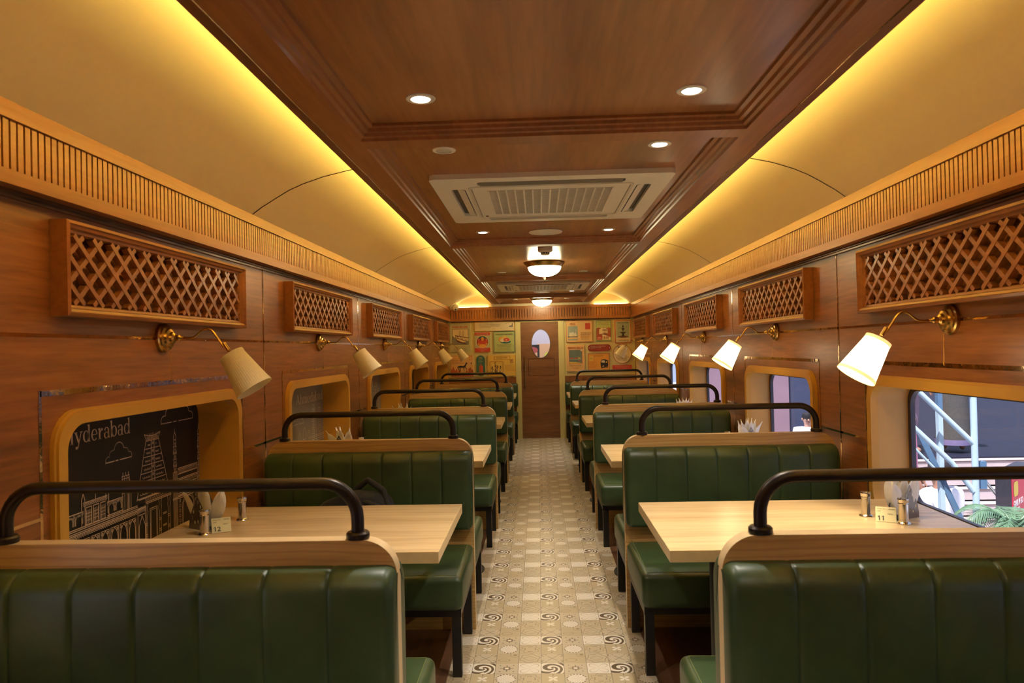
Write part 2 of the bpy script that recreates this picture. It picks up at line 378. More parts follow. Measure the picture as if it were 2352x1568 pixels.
# ---- windows and recesses
def ring(g, fn, o, i, d0, d1, m):
    """frame between two rounded rects of equal point count"""
    n = len(o); vs = [fn(*p, d1) for p in o] + [fn(*p, d1) for p in i] + [fn(*p, d0) for p in o] + [fn(*p, d0) for p in i]
    fs = [(k, (k + 1) % n, n + (k + 1) % n, n + k) for k in range(n)] + [(k, 2 * n + k, 2 * n + (k + 1) % n, (k + 1) % n) for k in range(n)]
    fs += [(n + k, n + (k + 1) % n, 3 * n + (k + 1) % n, 3 * n + k) for k in range(n)] + [(2 * n + k, 3 * n + k, 3 * n + (k + 1) % n, 2 * n + (k + 1) % n) for k in range(n)]
    g.add(vs, fs, m)
def loft(g, fn, p, d0, d1, m):
    n = len(p); g.add([fn(*q, d0) for q in p] + [fn(*q, d1) for q in p], [(k, (k + 1) % n, n + (k + 1) % n, n + k) for k in range(n)], m)
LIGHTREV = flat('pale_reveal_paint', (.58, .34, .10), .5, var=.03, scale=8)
nwin = 0
ORD = ['hidden nearest', 'nearest', 'second', 'third', 'fourth', 'farthest']
for side in ('left', 'right'):
    fn = wallfn(side)
    for k, c in enumerate(BAYC):
        nwin += 1; g = G()
        o = rrect(c - .662, c + .662, .615, 1.268, .115, 8); i1 = rrect(c - .652, c + .652, .625, 1.258, .105, 8); i2 = rrect(c - .612, c + .612, .665, 1.222, .085, 8)
        ring(g, fn, o, i1, -.01, .014, M_OCHRE); ring(g, fn, i1, i2, -.01, .022, M_OCHRE)
        root = g.build('window_%d' % nwin)
        tag(root, 'ochre rounded window surround on the %s wall, %s of its row' % (side, ORD[k]), 'window', None, 'structure')
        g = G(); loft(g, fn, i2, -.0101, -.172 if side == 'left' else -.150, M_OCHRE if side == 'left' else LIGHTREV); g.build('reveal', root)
        if side == 'right':
            g = G(); ring(g, fn, rrect(c - .62, c + .62, .658, 1.23, .09, 8), rrect(c - .588, c + .588, .70, 1.196, .07, 8), -.165, -.145, M_GASK)
            g.build('window_frame', root)
            g = G(); g.flatpoly([rrect(c - .60, c + .60, .68, 1.21, .08, 8)], fn, -.150, M_GLASS); g.build('pane', root, recalc=False)

# ---- ceiling: coves, coffers, beams
CX = .0625; BL, BR = -.73, .855
def cove(side):
    g = G(); s = 1 if side == 'left' else -1; x0 = XL + .06 if side == 'left' else XR - .06
    prof = [(0, 2.107), (.05, 2.142), (.131, 2.189), (.19, 2.221), (.26, 2.250), (.36, 2.281), (.49, 2.309), (.60, 2.326), (.72, 2.338), (.80, 2.34)]
    P = [(x0 + s * a * ((abs(BL - x0) + .13) / .80 if side == 'left' else (abs(BR - x0) + .13) / .80), z) for a, z in prof]
    n = len(P); vs = [(x, y, z) for y in (YF, YB) for x, z in P]
    g.add(vs, [(i, i + 1, n + i + 1, n + i) for i in range(n - 1)], M_CREAM)
    # closing gable at the end wall
    e = [(x, YB - .004, z) for x, z in P] + [(P[-1][0], YB - .004, 2.10)]
    g.add(e, [tuple(range(len(e)))], M_CREAM)
    o = g.build('ceiling', recalc=False); tag(o, 'curved cream cove ceiling panel on the %s, lit yellow along the beam' % side, 'ceiling', None, 'structure')
    g = G()
    for y in (.82, 3.43, 6.06, 8.69):
        vs = [(x, yy, z - .0015) for yy in (y - .005, y + .005) for x, z in P]; g.add(vs, [(i, i + 1, n + i + 1, n + i) for i in range(n - 1)], flat('seam_strip', (.10, .07, .045), .2, .8, var=.3, scale=5))
    g.build('seam_strip', o, recalc=False)
g = G(); g.box(-.60, .73, YF, YB, 2.195, 2.22, M_CEIL); g.box(-.64, .765, YF, YB + .01, 2.335, 2.36, M_CEIL)
g.box(-.64, -.62, YF, YB, 2.20, 2.34, M_CREAM); g.box(.745, .765, YF, YB, 2.20, 2.34, M_CREAM)
CEIL = st(g, 'ceiling', 'dark veneer coffered ceiling panel between two glowing coves', 'ceiling', smooth=False)
cove('left'); cove('right')
g = G(); g.box(XL - .1, XR + .1, YF - .1, YB + .1, 2.41, 2.45, M_CEIL); g.build('roof_board', CEIL, smooth=False)
# longitudinal beams
for nm, a, b, lp, lab in (('trim_6', -.69, -.604, (BL, -.69), 'left'), ('trim_7', .729, .815, (.815, BR), 'right')):
    g = G(); g.box(a, b, YF, YB, 2.15, 2.20, M_BEAM); g.box(lp[0], lp[1], YF, YB, 2.156, 2.216, wood('beam_lip_wood', (.13, .045, .016), (.20, .075, .026), 'Y', .4, 22, 1.2, 0))
    o = st(g, nm, 'long ceiling beam on the %s side of the coffers' % lab, 'trim', smooth=False)
    g = G(); pts = []; xx = (a if lab == 'left' else b)
    y = YF
    while y < YB: pts.append((xx + random.uniform(-.002, .002), y, 2.150 + random.uniform(-.0012, .001))); y += .22
    g.tube(pts, .0022, M_STRIP, 6); g.build('brass_bead', o)
CBY = [-.08, 2.49, 5.04, 7.61, 10.2]
g = G()
for y in CBY: g.box(-.604, .729, y - .04, y + .04, 2.15, 2.20, M_BEAM)
st(g, 'trim_8', 'cross beams between the ceiling coffers', 'trim', smooth=False)
g = G(); ycell = [YF] + [v for y in CBY for v in (y - .04, y + .04)] + [YB]
prof = [(0, 2.15), (.006, 2.150), (.010, 2.160), (.022, 2.163), (.026, 2.172), (.040, 2.174), (.044, 2.184), (.060, 2.186), (.062, 2.196)]
for i in range(0, len(ycell), 2):
    y0, y1 = ycell[i], ycell[i + 1]; vs = []
    for d, z in prof: vs += [(-.604 + d, y0 + d, z), (.729 - d, y0 + d, z), (.729 - d, y1 - d, z), (-.604 + d, y1 - d, z)]
    g.add(vs, [(4 * k + j, 4 * k + (j + 1) % 4, 4 * k + 4 + (j + 1) % 4, 4 * k + 4 + j) for k in range(len(prof) - 1) for j in range(4)], M_BEAM)
st(g, 'trim_9', 'stepped moulding around each ceiling coffer', 'trim', smooth=False)
# LED strips lying on the beam ledges
for lab, x in (('left', -.662), ('right', .787)):
    g = G(); g.box(x - .014, x + .014, YF + .05, YB - .1, 2.2080, 2.2135, glow('led_tape', LEDC, K_LED))
    o = g.build('led_strip', smooth=False); tag(o, 'warm yellow light strip glowing above the %s ceiling beam' % lab, 'light strip')

for lab, a, b in (('left', -1.34, -.78), ('right', .90, 1.43)):
    g = G(); g.box(a, b, YB - .030, YB - .016, Z_C + .0005, Z_C + .004, glow('led_tape_dim', (1, .80, .34), 22))
    o = g.build('led_strip', smooth=False); tag(o, 'short warm light strip hidden on the end wall cornice, %s of the door' % lab, 'light strip')
# ---- end walls
g = G(); D0, D1, DZ = -.279, .322, 1.85
for a, b, z0, z1, m in ((XL - .02, -.36, .985, 2.12, M_GWALL), (.41, XR + .02, .985, 2.12, M_GWALL), (XL - .02, -.36, -.02, .985, M_WALL), (.41, XR + .02, -.02, .985, M_WALL), (-.36, .41, DZ + .0, 2.12, M_GWALL), (XL - .02, XR + .02, 2.12, 2.42, M_CREAM)):
    g.box(a, b, YB, YB + .05, z0, z1, m)
g.box(-.362, D0, YB - .012, YB + .05, -.02, 1.886, M_GWALL); g.box(D1, .412, YB - .012, YB + .05, -.02, 1.886, M_GWALL); g.box(D0, D1, YB - .012, YB + .05, DZ, 1.886, M_GWALL)
st(g, 'wall_back', 'mustard green end wall with dark wood wainscot', 'wall', smooth=False)
g = G(); g.box(XL - .02, XR + .02, YF - .05, YF, -.02, 2.42, M_WALL); st(g, 'wall_front', 'wood wall behind the viewpoint', 'wall', smooth=False)
# door
M_DOOR = wood('door_veneer', (.17, .068, .025), (.30, .13, .05), 'X', .38, 18, 1.3, .4)
fnB = lambda u, v, d: (u, YB - d, v)
g = G(); ov = ell(.042, 1.505, .147, .224, 40)
g.prism([[(D0, 0.004), (D1, 0.004), (D1, DZ), (D0, DZ)], ov], fnB, -.03, .006, M_DOOR)
door = st(g, 'door_1', 'tall walnut door with an oval window in the end wall', 'door')
g = G(); ring(g, fnB, ell(.042, 1.505, .155, .232, 40), ell(.042, 1.505, .145, .222, 40), -.03, .010, flat('porthole_ring', (.30, .24, .20), .3, .8)); g.build('window_ring', door)
g = G(); g.flatpoly([ell(.042, 1.505, .150, .228, 40)], fnB, -.015, M_GLASS); g.build('pane', door, recalc=False)
g = G()
for a, b, c_, d_ in ((-.165, .245, 1.262, 1.268), (-.165, .245, .994, 1.0), (-.165, -.159, .994, 1.268), (.239, .245, .994, 1.268)): g.box(a, b, YB - .0075, YB - .005, c_, d_, M_STRIP)
g.build('inlay_rectangle', door, smooth=False)
g = G(); g.tube([(-.217, YB - .04, 1.31), (-.217, YB - .045, 1.20), (-.217, YB - .045, .93), (-.217, YB - .04, .84)], .009, M_BRASS)
for z in (1.27, .88): g.tube([(-.217, YB - .005, z), (-.217, YB - .045, z)], .007, M_BRASS)
g.build('door_handle', door)
g = G(); g.lathe([(.008, 0), (.008, .006), (.005, .008)], M_STEEL, (-.246, YB - .006, .784), (0, -1, 0), 16); g.build('lock', door)
g = G(); g.box(D0, D1, YB - .02, YB + .02, 0, .008, M_STEEL); g.build('threshold', door, smooth=False)

# ------------------------------------------------------------ booth benches
BW = 1.06
def cushion(g, s, d, y0, zb, zt, T, W=BW, nch=7):
    re = .028; pitch = W / nch; ws = []
    for e in (0, .002, .006, .012, .020, .028): ws += [e, W - e]
    for k in range(1, nch):
        for q in (-.018, -.009, -.004, -.0015, 0, .0015, .004, .009, .018): ws.append(k * pitch + q)
    for k in range(nch): ws.append((k + .5) * pitch)
    ws = sorted(set(round(x, 5) for x in ws)); rings = []
    for x in ws:
        q = min(x, W - x); e = re * (1 - math.sqrt(max(0, 1 - ((re - q) / re) ** 2))) if q < re else 0
        ph = (x % pitch) / pitch; k0 = round(x / pitch) * pitch; gr = (.0045 * math.exp(-((x - k0) / .0035) ** 2) if 0 < round(x / pitch) < nch else 0) - .0014 * math.sin(PI * ph)
        t = T - e - gr; a = zb + e * .8; b = zt - e * .8 - gr * .3; r1, r2 = .022, .055; pts = [(0, a)]
        for i in range(5): an = -PI / 2 + PI / 2 * i / 4; pts.append((t - r1 + r1 * math.cos(an), a + r1 + r1 * math.sin(an)))
        pts.append((t + .001, (a + b) / 2))
        for i in range(7): an = PI / 2 * i / 6; pts.append((t - r2 + r2 * math.cos(an), b - r2 + r2 * math.sin(an)))
        pts.append((0, b)); rings.append([(s * x, d * (y0 + p), z) for p, z in pts])
    n = len(rings[0]); vs = [p for r in rings for p in r]
    fs = [(i * n + j, i * n + j + 1, (i + 1) * n + j + 1, (i + 1) * n + j) for i in range(len(rings) - 1) for j in range(n - 1)]
    fs += [tuple(range(n)), tuple((len(rings) - 1) * n + j for j in range(n))[::-1]]
    g.add(vs, fs, M_LEA)
def sx(s, a, b): return (min(s * a, s * b), max(s * a, s * b))
def seat_set(root, s, d, y0=.03, y1=.585):
    g = G(); x0, x1 = sx(s, .002, BW); yy = sorted((d * y0, d * y1)); g.rbox(x0, x1, yy[0], yy[1], .292, .442, .030, M_LEA, 4); seat = g.build('seat', root)
    g = G(); e = .004; xa, xb = s * .030, s * (BW - .03); ya = d * (y1 - .030)
    g.tube([(xa, d * y0, .4425), (xa, ya, .4425), (xb, ya, .4425), (xb, d * y0, .4425)], .0016, M_STITCH, 6, False)
    g.build('stitching', seat)
    g = G(); yy = sorted((d * (y0 + .01), d * (y1 - .03))); x0, x1 = sx(s, .012, BW - .012)
    for a, b, c_, e_ in ((x0, x1, yy[0], yy[0] + .03), (x0, x1, yy[1] - .03, yy[1]), (x0, x0 + .03, yy[0], yy[1]), (x1 - .03, x1, yy[0], yy[1])): g.box(a, b, c_, e_, .262, .294, M_BLACK)
    g.build('seat_frame', root, smooth=False)
    for w_ in (.014, BW - .054):
        for yc in (y1 - .05, .065):
            g = G(); x0, x1 = sx(s, w_, w_ + .040); g.box(x0, x1, d * yc - .02, d * yc + .02, 0, .292, M_BLACK); g.build('leg', root, smooth=False)
def make_bench(s, both=True):
    root = empty('booth_bench' if both else 'wall_bench', (0, 0, 0), 'x', 'bench')
    if both:
        g = G(); o = rrect(0, BW - .0, 0, .971, .085, 10); k = [p for p in o if p[1] > .5]; o = k + [(0, .0), (BW, .0)]
        # order: top right arc, top left arc, bottom left, bottom right
        n = len(o); F_ = lambda u, v, d: (s * u, d, v)
        vs = [F_(u, v, -.021) for u, v in o] + [F_(u, v, .021) for u, v in o]
        g.add(vs, [tuple(range(n)), tuple(range(n, 2 * n))[::-1]], M_OAK); g.add(vs, [(i, (i + 1) % n, n + (i + 1) % n, n + i) for i in range(n)], M_OAKE)
        g.build('divider_panel', root)
        g = G(); r = .0155; xa, xb = s * .098, s * .975; zt = 1.104; R_ = .085; sg = 1 if xb > xa else -1; pts = [(xa, 0, .972), (xa, 0, zt - R_)]
        for i in range(1, 9): a = PI / 2 * i / 8; pts.append((xa + sg * R_ * (1 - math.cos(a)), 0, zt - R_ + R_ * math.sin(a)))
        for i in range(0, 9): a = PI / 2 * i / 8; pts.append((xb - sg * R_ * (1 - math.sin(a)), 0, zt - R_ + R_ * math.cos(a)))
        pts.append((xb, 0, .972)); g.tube(pts, r, M_RAIL, 16); rail = g.build('grab_rail', root)
        for x in (xa, xb):
            g = G(); g.lathe([(.027, 0), (.028, .003), (.028, .013), (.024, .017), (.016, .018)], M_RAIL, (x, 0, .971), n=24); g.build('flange', rail)
    for d in ((-1, 1) if both else (-1,)):
        g = G(); cushion(g, s, d, .021 if both else .004, .52, .912 if both else .885, .072); g.build('backrest', root)
        seat_set(root, s, d)
    return root
BY = {'left': [1.725, 3.668, 5.70, 7.70, 9.70], 'right': [1.725, 3.672, 5.675, 7.68, 9.78]}
WHO = ['nearest the viewer', 'second from the front', 'third from the front', 'fourth from the front', 'fifth from the front']
EX = {('left', 1): ', backpack on seat'}
for side, s, ex in (('left', -1, -.35), ('right', 1, .42)):
    proto = make_bench(s)
    for i, y in enumerate(BY[side]):
        o = proto if i == 0 else copy_tree(proto)
        o.location = (ex, y, 0)
        o['label'] = 'green double booth bench left of the aisle, %s%s'.replace('left', '%s') % (side, WHO[i], EX.get((side, i), '')); o['category'] = 'bench'; o['group'] = 'double booth benches along the aisle'
    o = make_bench(s, False); o.location = (ex - s * .012, YB - .005, 0)
    tag(o, 'green leather bench against the end wall, %s of the door' % side, 'bench', 'benches against the end wall')

# ------------------------------------------------------------ tables
TW = {'left': abs(XL + .35) - .002, 'right': XR - .41 - .002}
def make_table(s, W):
    root = empty('booth_table', (0, 0, 0), 'x', 'table')
    g = G(); x0, x1 = sx(s, 0, W); g.box(x0, x1, -.365, .365, .7205, .7575, M_TABE); g.box(x0 + .0006, x1 - .0006, -.3644, .3644, .7575, .7582, M_TABLE); g.build('tabletop', root, smooth=False)
    for w_ in (.235,):
        g = G(); g.tube([(s * w_, 0, .012), (s * w_, 0, .722)], .026, M_BLACK, 20); g.build('pedestal', root)
        g = G(); g.lathe([(.20, 0), (.20, .006), (.12, .014), (.03, .022)], M_BLACK, (s * w_, 0, 0), n=36); g.build('base_plate', root)
        g = G(); g.box(*sx(s, w_ - .12, w_ + .12), -.12, .12, .7145, .7215, M_BLACK); g.build('mounting_plate', root, smooth=False)
    g = G(); g.box(*sx(s, W - .03, W), -.30, .30, .68, .7205, M_BLACK); g.build('wall_bracket', root, smooth=False)
    return root
TY = {'left': [2.72, 4.63, 6.69, 8.67, 10.50], 'right': [2.70, 4.54, 6.69, 8.70, 10.50]}
TWHO = ['nearest to the viewer', 'second from the front', 'third from the front', 'fourth from the front', 'farthest, beside the end wall']
for side, s, ex in (('left', -1, -.345), ('right', 1, .41)):
    proto = make_table(s, TW[side])
    for i, y in enumerate(TY[side]):
        o = proto if i == 0 else copy_tree(proto); o.location = (ex, y, 0)
        tag(o, 'light oak booth table on the %s of the aisle, %s' % (side, TWHO[i]), 'table', 'booth tables under the windows')

# ------------------------------------------------------------ lattices
def make_lattice(s):
    """local: origin on the wall at bay centre, x = out of wall * s"""
    root = empty('lattice_panel', (0, 0, 0), 'x', 'lattice panel'); F = lambda u, v, d: (s * d, u, v); hy, z0, z1 = .648, 1.550, 1.838
    prof = [(0, 0), (0, .052), (.010, .056), (.014, .050), (.022, .046), (.026, .036), (.034, .034), (.038, .026), (.040, 0)]
    g = G(); vs = []
    for d, h in prof: vs += [F(-hy + d, z0 + d, h), F(hy - d, z0 + d, h), F(hy - d, z1 - d, h), F(-hy + d, z1 - d, h)]
    g.add(vs, [(4 * k + j, 4 * k + (j + 1) % 4, 4 * k + 4 + (j + 1) % 4, 4 * k + 4 + j) for k in range(len(prof) - 1) for j in range(4)], M_LAT)
    g.build('frame', root, smooth=False)
    a, b, c, d = -hy + .038, hy - .038, z0 + .038, z1 - .038; H = d - c; px = .0955; py = H / 2.5
    sl = (py / 2) / (px / 2)
    for nm, dep, sg in (('rear_slats', .021, 1), ('front_slats', .023, -1)):
        g = G(); k = -8
        while k < 24:
            # line v = c + sg*sl*(u-u0)
            u0 = a + k * px + px * .25; pts = []
            ua = u0; ub = u0 + H / sl
            if sg > 0: A, B = (ua, c), (ub, d)
            else: A, B = (ua, d), (ub, c)
            def clip(A, B):
                t0, t1 = 0, 1
                for lo, hi in ((a, b),):
                    du = B[0] - A[0]; t0 = max(t0, (lo - A[0]) / du); t1 = min(t1, (hi - A[0]) / du)
                if t0 >= t1: return None
                P = lambda t: (A[0] + (B[0] - A[0]) * t, A[1] + (B[1] - A[1]) * t); return P(t0), P(t1)
            q = clip(A, B)
            if q: g.bar(F(*q[0], dep), F(*q[1], dep), .0165, .022, M_LAT, (1, 0, 0))
            k += 1
        g.build(nm, root, smooth=False)
    return root
for side, s, x in (('left', 1, XL + .001), ('right', -1, XR - .001)):
    proto = make_lattice(s)
    for i, y in enumerate(BAYC[1:]):
        o = proto if i == 0 else copy_tree(proto); o.location = (x, y, 0)
        tag(o, 'diamond lattice vent panel high on the %s wall, %s' % (side, ['nearest and largest in view', 'second from the front', 'third from the front', 'fourth from the front', 'smallest, next to the end wall'][i]), 'lattice panel', 'wooden lattice panels above the lamps')

# ------------------------------------------------------------ wall lamps
M_SH_OFF = flat('pleated_shade_unlit', (.92, .81, .50), .7, var=.03, scale=80)
M_SH_ON = flat('pleated_shade_lit', (.85, .78, .62), .7, var=.02, scale=80, emis=(1, .82, .50), es=3.2)
M_BAND_ON = flat('shade_band_lit', (.80, .66, .40), .7, var=.02, emis=(1, .62, .22), es=1.15)
def make_sconce(s, on):
    root = empty('wall_lamp', (0, 0, 0), 'x', 'wall lamp'); g = G()
    g.lathe([(.056, 0), (.056, .012), (.050, .016), (.048, .022), (.038, .026), (.035, .033), (.024, .037), (.021, .046), (.012, .052), (.010, .064), (.013, .068), (.008, .074), (.006, .082)], M_BRASS, (0, 0, 0), (s, 0, 0), 32); g.build('wall_plate', root)
    P = [(.078, 0), (.112, -.001), (.128, .004), (.143, .016), (.158, .028), (.174, .032), (.190, .027), (.205, .010), (.218, -.010), (.238, -.038)]
    Q = []
    for i in range(len(P) - 1):
        p0, p1, p2, p3 = P[max(i - 1, 0)], P[i], P[i + 1], P[min(i + 2, len(P) - 1)]
        for t in (0, .33, .66): Q.append(tuple(.5 * (2 * p1[k] + (p2[k] - p0[k]) * t + (2 * p0[k] - 5 * p1[k] + 4 * p2[k] - p3[k]) * t * t + (3 * p1[k] - p0[k] - 3 * p2[k] + p3[k]) * t ** 3) for k in (0, 1)))
    Q.append(P[-1]); g = G(); g.tube([(s * a, 0, b) for a, b in Q], .0042, M_BRASS, 12); g.build('arm', root)
    A = Vector((s * .087, 0, -.132)).normalized(); O = Vector((s * .267, 0, -.067))
    g = G(); g.lathe([(.0075, -.052), (.0075, -.018), (.0055, -.016), (.0055, -.012), (.010, -.008), (.016, .008), (.017, .03)], M_BRASS, O, A, 20); g.build('lamp_socket', root)
    g = G(); sh, bd = (M_SH_ON, M_BAND_ON) if on else (M_SH_OFF, M_SH_OFF)
    g.lathe([(.0465, .010), (.0690, .150)], sh, O, A, 96, False, .010); g.lathe([(.0480, 0), (.0485, .012), (.0455, .012), (.0450, 0), (.0480, 0)], bd, O, A, 48, False)
    g.lathe([(.0705, .147), (.0725, .160), (.0705, .160), (.0685, .147), (.0705, .147)], bd, O, A, 48, False)
    g.lathe([(.020, .004), (.046, .004)], M_BRASS, O, A, 48, False)
    g.build('lamp_shade', root)
    g = G(); g.lathe([(.004, .03), (.014, .04), (.022, .06), (.024, .075), (.018, .092), (.004, .10)], glow('lit_bulb', (1, .80, .48), 45) if on else M_WHITE, O, A, 20); g.build('bulb', root)
    g = G(); g.tube([(s * .030, 0, -.050), (s * .032, 0, -.158)], .0009, M_BRASS, 6)
    for i in range(20): g.lathe([(.0004, -.0014), (.0016, 0), (.0004, .0014)], M_BRASS, (s * .031, 0, -.053 - i * .0053), n=6)
    g.lathe([(.001, 0), (.004, .004), (.0045, .008), (.001, .014)], M_BRASS, (s * .032, 0, -.170), n=12); g.build('pull_chain', root)
    if on:
        L = bpy.data.lights.new('lamp_light', 'SPOT'); L.energy = K_SCONCE; L.color = (1, .80, .50); L.spot_size = math.radians(92); L.spot_blend = .5; L.shadow_soft_size = .02
        lo = bpy.data.objects.new('lamp_light', L); COL.objects.link(lo); lo.parent = root; lo.location = O + A * .115; lo.rotation_euler = A.to_track_quat('-Z', 'Y').to_euler()
    return root
LW = ['nearest', 'second from the front', 'third from the front', 'fourth from the front', 'farthest']
pL = make_sconce(1, False)
for i, y in enumerate([2.69, 4.63, 6.62, 8.53, 10.50]):
    o = pL if i == 0 else copy_tree(pL); o.location = (XL, y, 1.494); tag(o, 'unlit cream pleated wall lamp on a brass arm, left wall, %s' % LW[i], 'wall lamp', 'wall lamps of the left wall')
pR = make_sconce(-1, True)
for i, y in enumerate([2.70, 4.64, 6.62, 8.55]):
    o = pR if i == 0 else copy_tree(pR); o.location = (XR, y, 1.494); tag(o, 'glowing white pleated wall lamp on a brass arm, right wall, %s' % (LW[i] if i < 3 else 'fourth and last lit one'), 'wall lamp', 'lit wall lamps of the right wall')
o = make_sconce(-1, False); o.location = (XR, 10.50, 1.494); tag(o, 'only unlit wall lamp of the right wall, in front of the end wall signs', 'wall lamp')

# ------------------------------------------------------------ ceiling fixtures
ZP = 2.195
M_LENS = glow('downlight_lens', (1, .93, .84), 28); M_LENS0 = flat('downlight_lens_off', (.70, .66, .56), .4, var=.02)
def make_down(on):
    root = empty('downlight', (0, 0, 0), 'x', 'downlight'); g = G()
    g.lathe([(.030, -.004), (.034, -.0015), (.044, -.003), (.046, 0), (.046, .004)], M_WHITE, n=32, cap=False); g.build('trim_ring', root)
    g = G(); g.lathe([(.0002, .0), (.030, -.004 + .002)], M_LENS if on else M_LENS0, n=32, cap=False); g.build('lens', root)
    if on:
        L = bpy.data.lights.new('downlight_beam', 'SPOT'); L.energy = K_DOWN; L.color = (1, .92, .79); L.spot_size = math.radians(108); L.spot_blend = 1.0; L.shadow_soft_size = .022
        lo = bpy.data.objects.new('downlight_beam', L); COL.objects.link(lo); lo.parent = root; lo.location = (0, 0, -.008)
    return root
d1, d0 = make_down(True), make_down(False)
DL = [(-.343, 2.17, 1, 'lit, left one of the nearest pair'), (.483, 2.18, 1, 'lit, right one of the nearest pair'), (.482, 2.75, 1, 'lit, right of and before the near air conditioner'), (-.347, 4.68, 1, 'lit, behind the near air conditioner on the left'), (.478, 4.70, 1, 'lit, behind the near air conditioner on the right'), (.468, 9.66, 1, 'lit, behind the far air conditioner'),
      (-.346, 2.74, 0, 'unlit, left of and before the near air conditioner'), (-.347, 5.26, 0, 'unlit, left of the near dome lamp and in front of it'), (.492, 5.27, 0, 'unlit, right of the near dome lamp and in front of it'), (-.35, 7.15, 0, 'unlit, behind the near dome lamp on the left'), (.475, 7.22, 0, 'unlit, behind the near dome lamp on the right'), (-.35, 9.69, 0, 'unlit, left behind the far air conditioner'), (-.345, 11.05, 0, 'unlit, left of the far dome lamp'), (.46, 11.08, 0, 'unlit, right of the far dome lamp'),
      (-.343, .45, 1, 'lit, above the viewpoint on the left'), (.483, .45, 1, 'lit, above the viewpoint on the right')]
used = set()
for x, y, on, lab in DL:
    p = d1 if on else d0
    o = p if p not in used else copy_tree(p); used.add(p); o.location = (x, y, ZP); tag(o, 'round recessed ceiling downlight, ' + lab, 'downlight', 'lit downlights' if on else 'unlit downlights')
M_BOWL = glow('frosted_bowl', (1, .86, .50), K_DOME)
def make_dome():
    root = empty('dome_lamp', (0, 0, 0), 'x', 'ceiling lamp')
    g = G(); g.lathe([(.180, 0), (.183, -.006), (.178, -.014), (.168, -.022), (.160, -.036), (.150, -.042)], M_BRASS, n=48, cap=False); g.build('brass_pan', root)
    g = G(); P = [(.150, -.040)] + [(.148 * math.cos(a), -.042 - .086 * math.sin(a)) for a in [PI / 2 * i / 10 for i in range(1, 10)]] + [(.006, -.129)]; g.lathe(P, M_BOWL, n=48, cap=False); g.build('glass_bowl', root)
    g = G(); g.lathe([(.010, -.128), (.011, -.134), (.005, -.138), (.010, -.146), (.010, -.154), (.002, -.160)], M_BRASS, n=16); g.build('finial', root)
    return root
dm = make_dome()
for i, y in enumerate((6.42, 10.87)):
    o = dm if i == 0 else copy_tree(dm); o.location = (.072, y, ZP); tag(o, 'glowing bowl ceiling lamp with a brass pan, %s' % ('the nearer and larger of the two' if i == 0 else 'the far one above the door'), 'ceiling lamp', 'bowl lamps on the ceiling')
def make_det():
    root = empty('smoke_detector', (0, 0, 0), 'x', 'smoke detector'); g = G()
    g.lathe([(.057, 0), (.057, -.022), (.050, -.030), (.034, -.034)], M_WHITE2, n=32); g.build('base', root)
    g = G(); g.lathe([(.032, -.033), (.033, -.048), (.028, -.053), (.003, -.054)], M_WHITE2, n=32)
    for i in range(10): a = 2 * PI * i / 10; g.obox((.033 * math.cos(a), .033 * math.sin(a), -.041), ((.0012 * math.cos(a), .0012 * math.sin(a), 0), (-.007 * math.sin(a), .007 * math.cos(a), 0), (0, 0, .005)), M_DARKP)
    g.build('sensor_head', root); return root
dt = make_det()
for i, y in enumerate((5.50, 10.42)):
    o = dt if i == 0 else copy_tree(dt); o.location = (.070, y, ZP); tag(o, 'white round smoke detector, silhouetted against the %s bowl lamp' % ('near' if i == 0 else 'far'), 'smoke detector')
g = G(); g.lathe([(.110, 0), (.112, -.004), (.108, -.008), (.002, -.010)], M_WHITE, n=40); sp0 = g.build('ceiling_speaker')
for i, y in enumerate((4.72, 9.72)):
    o = sp0 if i == 0 else copy_tree(sp0); o.location = (.066, y, ZP); tag(o, 'flat white round ceiling cover behind the %s air conditioner' % ('near' if i == 0 else 'far'), 'ceiling speaker')
